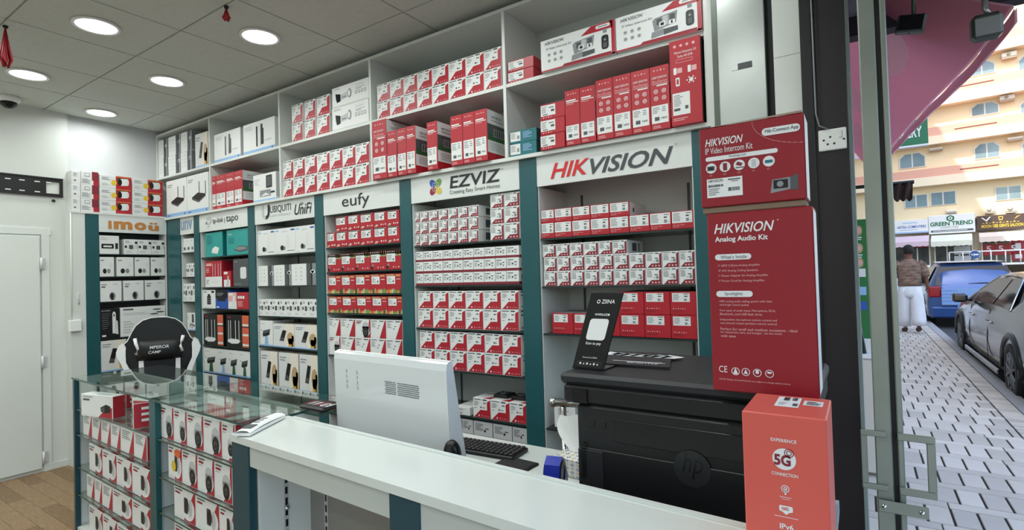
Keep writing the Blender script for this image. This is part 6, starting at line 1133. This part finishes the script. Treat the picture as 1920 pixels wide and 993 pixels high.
# dark grey saloon, left side towards the pavement, nose away
KY = 1.315; SX = 1.30; SW = .88; sd_ = empty('parked_saloon_car', (SX+SW, 7.75-1.0*KY, RZ)); tag(sd_, 'dark grey saloon car parked at the kerb nearest the camera', 'car')
ST = [(0, .70, .42, .78, .80, .55), (.06, .80, .28, .86, .90, .62), (.35, .86, .22, .92, 1.0, .66), (.75, .88, .22, .94, 1.08, .62), (1.05, .88, .22, .945, 1.20, .58), (1.55, .88, .22, .95, 1.36, .56), (2.1, .88, .22, .95, 1.40, .57), (2.6, .88, .22, .94, 1.38, .57), (3.0, .88, .22, .93, 1.24, .60), (3.45, .88, .22, .92, .99, .68), (3.9, .87, .22, .86, .92, .66), (4.35, .84, .24, .78, .84, .6), (4.62, .74, .28, .68, .73, .5), (4.70, .60, .38, .60, .62, .4)]
carbody(sd_, ST, SW, 'cargrey', KY)
for s_ in (-1, 1):
    for y_ in (1.0, 3.7): 
        wheel(sd_, s_*(SW-.095), y_*KY, .325, s_)
        MB().tube([(s_*(SW-.012), y_*KY+.43*math.cos(a), .325+.40*math.sin(a)) for a in [PI*k/14 for k in range(15)]], .035, 'kk', 6).build('wheel_arch', sd_)
    for q_ in ([(1.28, .975), (1.95, .985), (1.95, 1.315), (1.62, 1.315)], [(2.0, .985), (2.95, .965), (2.98, 1.13), (2.62, 1.30), (2.0, 1.315)], [(3.02, .965), (3.28, .955), (3.02, 1.11)]):
        vs = []
        for y_, z_ in q_: f_ = (z_-.94)/.42; vs.append((s_*(SW*.94+.008-(SW*.94-.575)*f_*1.06), y_*KY, z_))
        MB().add(vs if s_ > 0 else vs[::-1], [list(range(len(vs)))], 'carglass').build('side_window', sd_)
    MB().tube([(s_*(SW*.94+.006-(SW*.94-.575)*((z_-.94)/.42)*1.06), y_*KY, z_) for y_, z_ in ((1.22, .965), (1.62, 1.335), (2.1, 1.345), (2.62, 1.33), (3.0, 1.15), (3.32, .95))], .010, 'chrome', 6).build('window_trim', sd_)
    BB(s_*SW-.06 if s_ < 0 else s_*SW-.02, s_*SW+.02 if s_ < 0 else s_*SW+.06, 2.98*KY, 3.16*KY, .96, .966, 'kk'); MB().bbox(s_*(SW+.09)-.09, s_*(SW+.09)+.09, 2.98*KY, 3.12*KY, .93, 1.06, 'cargrey', .03).tube([(s_*(SW-.06), 3.05*KY, .955), (s_*(SW+.05), 3.05*KY, .97)], .02, 'k', 6).build('mirror', sd_)
    for y_ in (1.75, 2.72): MB().bbox(s_*(SW+.002)-.016, s_*(SW+.002)+.016, y_*KY, (y_+.2)*KY, .76, .79, 'chrome', .006).build('door_handle', sd_)
    for y_ in (1.95, 2.98): MB().tube([(s_*(SW+.001), y_*KY, .30), (s_*(SW+.003), y_*KY, .6), (s_*(SW*.95+.002), y_*KY, .93)], .004, 'kk', 5).build('door_seam', sd_)
    MB().bbox(s_*SW-.02, s_*SW+.012, 1.45*KY, 3.25*KY, .19, .26, 'cargrey', .01).build('side_skirt', sd_)
MB().add([(-.58, .62*KY, 1.06), (.58, .62*KY, 1.06), (.50, 1.42*KY, 1.335), (-.50, 1.42*KY, 1.335)], [(0, 1, 2, 3)], 'carglass').build('rear_window', sd_)
for s_ in (-1, 1): MB().bbox(s_*.62-.16, s_*.62+.16, -.01, .06, .74, .84, 'tail', .02).build('tail_light', sd_)
# blue hatchback farther along the kerb
BX0, BX1, BY = 1.24, 2.98, 15.8; bc = empty('parked_hatchback', ((BX0+BX1)/2, BY, RZ)); tag(bc, 'blue hatchback parked ahead of the dark grey car', 'car'); BW = (BX1-BX0)/2
ST = [(0, .78, .30, .80, .86, .62), (.05, .84, .26, .90, 1.02, .66), (.18, .86, .22, .95, 1.30, .62), (.40, .87, .22, .96, 1.50, .60), (1.0, .87, .22, .96, 1.54, .60), (2.0, .87, .22, .96, 1.53, .60), (2.6, .87, .22, .95, 1.42, .60), (3.2, .87, .22, .94, 1.02, .66), (3.9, .82, .25, .85, .88, .6), (4.1, .70, .35, .70, .72, .5)]
carbody(bc, [(a, b*BW/.87, c_, d_, e_, f_*BW/.87) for a, b, c_, d_, e_, f_ in ST], BW, 'carblue')
MB().add([(-.70, .045, 1.0), (.70, .045, 1.0), (.60, .27, 1.43), (-.60, .27, 1.43)], [(0, 1, 2, 3)], 'carglass').build('rear_window', bc)
MB().add([(-.60, .30, 1.525), (.60, .30, 1.525), (.58, 1.9, 1.56), (-.58, 1.9, 1.56)], [(0, 1, 2, 3)], 'carwhite').build('roof_sky_glare', bc)  # white sheet painted in for the sky's reflection on the blue roof
for s_ in (-1, 1): MB().bbox(s_*.72-.12, s_*.72+.12, -.03, .1, .72, .98, 'tail', .03).build('tail_light', bc); [wheel(bc, s_*(BW-.10), y_, .31, s_) for y_ in (.75, 3.25)]; MB().add([(s_*(BW*.955), .5, 1.02), (s_*(BW*.955), 2.6, 1.0), (s_*(BW*.72), 2.35, 1.42), (s_*(BW*.72), .62, 1.45)][::s_], [(0, 1, 2, 3)], 'carglass').build('side_window', bc)
MB().bbox(-.80, .80, -.06, .05, .25, .50, 'carblue', .03).build('bumper', bc); MB().box(-.60, .18, -.05, -.02, .55, .92, 'carblue2').build('tailgate_sheet', bc)
for z_ in (.63, .71, .79, .87): MB().box(-.60, -.32, -.0525, -.0505, z_, z_+.008, 'blu').build('sheet_line', bc)
MB().tube([(-.1, .06, 1.03), (.25, .05, 1.05), (.42, .05, 1.03)], .012, 'kk', 6).build('wiper', bc); MB().tube([(.1, .9, 1.57), (.1, .75, 1.75)], .008, 'kk', 5).build('aerial', bc)
# white vehicles far off
for k, (px, py, Yc, L_, lb) in enumerate(((1890, 487, 27, 3.6, 'white pickup with side rails parked before the salon'), (1706, 500, 24, 2.6, 'white car half hidden behind the walking person'))):
    c = U(px, py, 1, Yc); t = empty('parked_vehicle', (c.x, Yc, RZ)); tag(t, lb, 'car')
    mb = MB(); mb.prism([(-L_/2, .35), (L_/2, .35), (L_/2, .95), (L_*.28, 1.0), (L_*.20, 1.45), (-L_*.3, 1.45), (-L_*.40, 1.0), (-L_/2, .9)], -.8, .8, 'carwhite', 'y'); mb.build('body', t); MB().prism([(-L_*.33, 1.02), (L_*.24, 1.02), (L_*.18, 1.38), (-L_*.27, 1.38)], -.806, -.801, 'carglass', 'y').build('side_window', t)
    for x_ in (-L_*.3, L_*.3): MB().lathe([(.0, -.1), (.3, -.1), (.3, .1), (.0, .1)], 'tyre', T=Matrix.Translation((x_, -.72, .3)) @ Matrix.Rotation(PI/2, 4, 'X'), seg=18).build('wheel', t)
    if k == 0: [MB().tube([(-L_/2+.4*q_, -.82, 1.45), (-L_/2+.4*q_, -.82, 1.9)], .02, 'carwhite', 5).build('rail_post', t) for q_ in range(7)]; MB().tube([(-L_/2, -.82, 1.9), (L_*.2, -.82, 1.9)], .025, 'carwhite', 5).build('rail', t)
# ================================================================ the walking person
PP = Vector((.80, 13.6, 0)); pe = empty('person', PP, math.radians(4)); tag(pe, 'person in brown patterned shirt and loose white trousers walking away', 'person')
def skin(name, V_, E_, m, par, root=0, sub=2):
    me = bpy.data.meshes.new(name); me.from_pydata([v[:3] for v in V_], E_, []); me.materials.append(MATS[m]); o = bpy.data.objects.new(name, me); COL.objects.link(o); o.parent = par
    md = o.modifiers.new('skin', 'SKIN'); md.use_smooth_shade = True
    if not me.skin_vertices: me.attributes  # layer comes with the modifier
    sv = me.skin_vertices[0].data if me.skin_vertices else None
    if sv is None: return o
    for i, v in enumerate(V_): r_ = v[3]; sv[i].radius = r_ if isinstance(r_, tuple) else (r_, r_)
    sv[root].use_root = True; o.modifiers.new('sub', 'SUBSURF').levels = sub; o.modifiers['sub'].render_levels = sub; return o
def loft(rings, m, seg=16, mb=None):                              # rings: (centre, half widths a (across), b (along), axis tilt)
    mb = mb or MB(); vs = []
    for c, a, b in rings: vs += [(c[0]+a*math.cos(2*PI*k/seg), c[1]+b*math.sin(2*PI*k/seg), c[2]) for k in range(seg)]
    n_ = len(rings); fs = [[i*seg+k, i*seg+(k+1) % seg, (i+1)*seg+(k+1) % seg, (i+1)*seg+k] for i in range(n_-1) for k in range(seg)]+[list(range(seg))[::-1], [(n_-1)*seg+k for k in range(seg)]]
    return mb.add(vs, fs, m, True)
def limb(pts, rs, m, seg=12): return MB().tube(pts, rs, m, seg)
# body: one mesh of head, neck, torso, arms with hands, legs with feet
bo = MB()
loft([((0, 0, .86), .15, .10), ((0, 0, 1.0), .155, .105), ((0, 0, 1.2), .165, .11), ((0, .0, 1.38), .185, .11), ((0, 0, 1.47), .14, .09), ((0, .01, 1.50), .065, .06), ((0, .015, 1.55), .06, .06), ((0, .02, 1.58), .065, .07), ((0, .03, 1.62), .075, .092), ((0, .03, 1.68), .08, .10), ((0, .03, 1.73), .074, .094), ((0, .03, 1.775), .04, .05)], 'skin', mb=bo)
for s_, fw in ((-1, 1), (1, -1)):
    el = (s_*.265, -.01+fw*.0, 1.16); wr = (s_*.285, .05*fw+.03, .93)
    bo.tube([(s_*.16, 0, 1.42), (s_*.21, 0, 1.38), el, wr, (s_*.285, .05*fw+.04, .89)], [.05, .055, .043, .028, .024], 'skin', 10)
    for q_ in range(4): bo.tube([(s_*.285+(q_-1.5)*.008*0, .05*fw+.02+q_*.016, .89), (s_*.288, .05*fw+.025+q_*.016, .84), (s_*.282, .05*fw+.035+q_*.015, .80+.008*abs(q_-1.5))], [.010, .009, .007], 'skin', 6)
    bo.tube([(s_*.28, .05*fw+.075, .90), (s_*.27, .05*fw+.10, .865), (s_*.268, .05*fw+.105, .84)], [.011, .010, .008], 'skin', 6)
    hip = (s_*.085, 0, .90); kn = (s_*.095, .10*fw+.02, .50); an_ = (s_*.095, (.10 if fw > 0 else -.20)*1.0, .10 if fw > 0 else .14)
    bo.tube([hip, kn, an_], [.085, .058, .038], 'skin', 10); 
    bo.tube([(an_[0], an_[1]-.04, an_[2]-.04), (an_[0], an_[1]+.06, an_[2]-.06), (an_[0]+.01*s_, an_[1]+.16, an_[2]-.075)], [.042, .04, .025], 'skin', 8)
    MB().tube([(an_[0], an_[1]-.07, an_[2]-.055), (an_[0], an_[1]+.06, an_[2]-.065), (an_[0]+.01*s_, an_[1]+.19, an_[2]-.075)], [.035, .05, .032], 'shoe', 10).build('sandal', pe)
    loft([((s_*.098, .0, .93), .10, .125), ((s_*.10, .02*fw, .75), .115, .13), ((s_*.105, .07*fw, .5), .12, .125), ((s_*.105, an_[1]*.7, .28), .125, .125), ((s_*.105, an_[1], .12 if fw > 0 else .16), .115, .115)], 'trouser').build('trouser_leg', pe)
    loft_ = MB().tube([(s_*.15, 0, 1.43), (s_*.215, 0, 1.38), (s_*.262, -.005, 1.19), (s_*.268, 0, 1.14)], [.07, .078, .075, .072], 'shirt', 12).build('sleeve', pe)
    loft([((s_*.085, .03, 1.665), .014, .022)], 'skin', mb=bo) if 0 else bo.tube([(s_*.078, .035, 1.64), (s_*.09, .03, 1.675)], [.012, .016], 'skin', 8)
bo.tube([(0, .115, 1.665), (0, .135, 1.645), (0, .12, 1.635)], [.010, .015, .012], 'skin', 8)
bo.build('body', pe)
loft([((0, 0, .72), .17, .13), ((0, 0, .80), .20, .145), ((0, 0, .90), .195, .142), ((0, 0, .97), .185, .136)], 'trouser').build('waistband', pe)
mb = loft([((0, 0, .95), .205, .145), ((0, 0, 1.05), .20, .14), ((0, 0, 1.2), .20, .14), ((0, 0, 1.36), .215, .135), ((0, 0, 1.43), .19, .115), ((0, 0, 1.475), .12, .085), ((0, .005, 1.50), .075, .07)], 'shirt', 20); mb.build('shirt', pe)
def hr(u, v): a = 2*PI*u; e0 = -.95 if math.sin(a) < .1 else -.25; e = e0+(PI/2-e0)*v; bmp = 1+.03*math.sin(17*a+3*v)+.03*math.sin(11*v*3+5*a); f_ = 1.0 if math.sin(a) < .3 else .93; ce = math.cos(max(e, -.15))*(1 if e > -.15 else 1-.18*(-.15-e)); return (.094*math.cos(a)*ce*bmp, .022+.112*math.sin(a)*ce*bmp*f_, 1.695+.105*math.sin(e)*bmp)
MB().grid(hr, 33, 14, 'hair').build('hair', pe)
for s_ in (-1, 1): MB().lathe([(.0, -.008), (.008, 0), (.0, .008)], 'kk', (s_*.03, .122, 1.685), 8).build('eye', pe)
MB().bbox(-.022, .022, .112, .120, 1.602, 1.608, 'redtas', .002).build('mouth', pe)
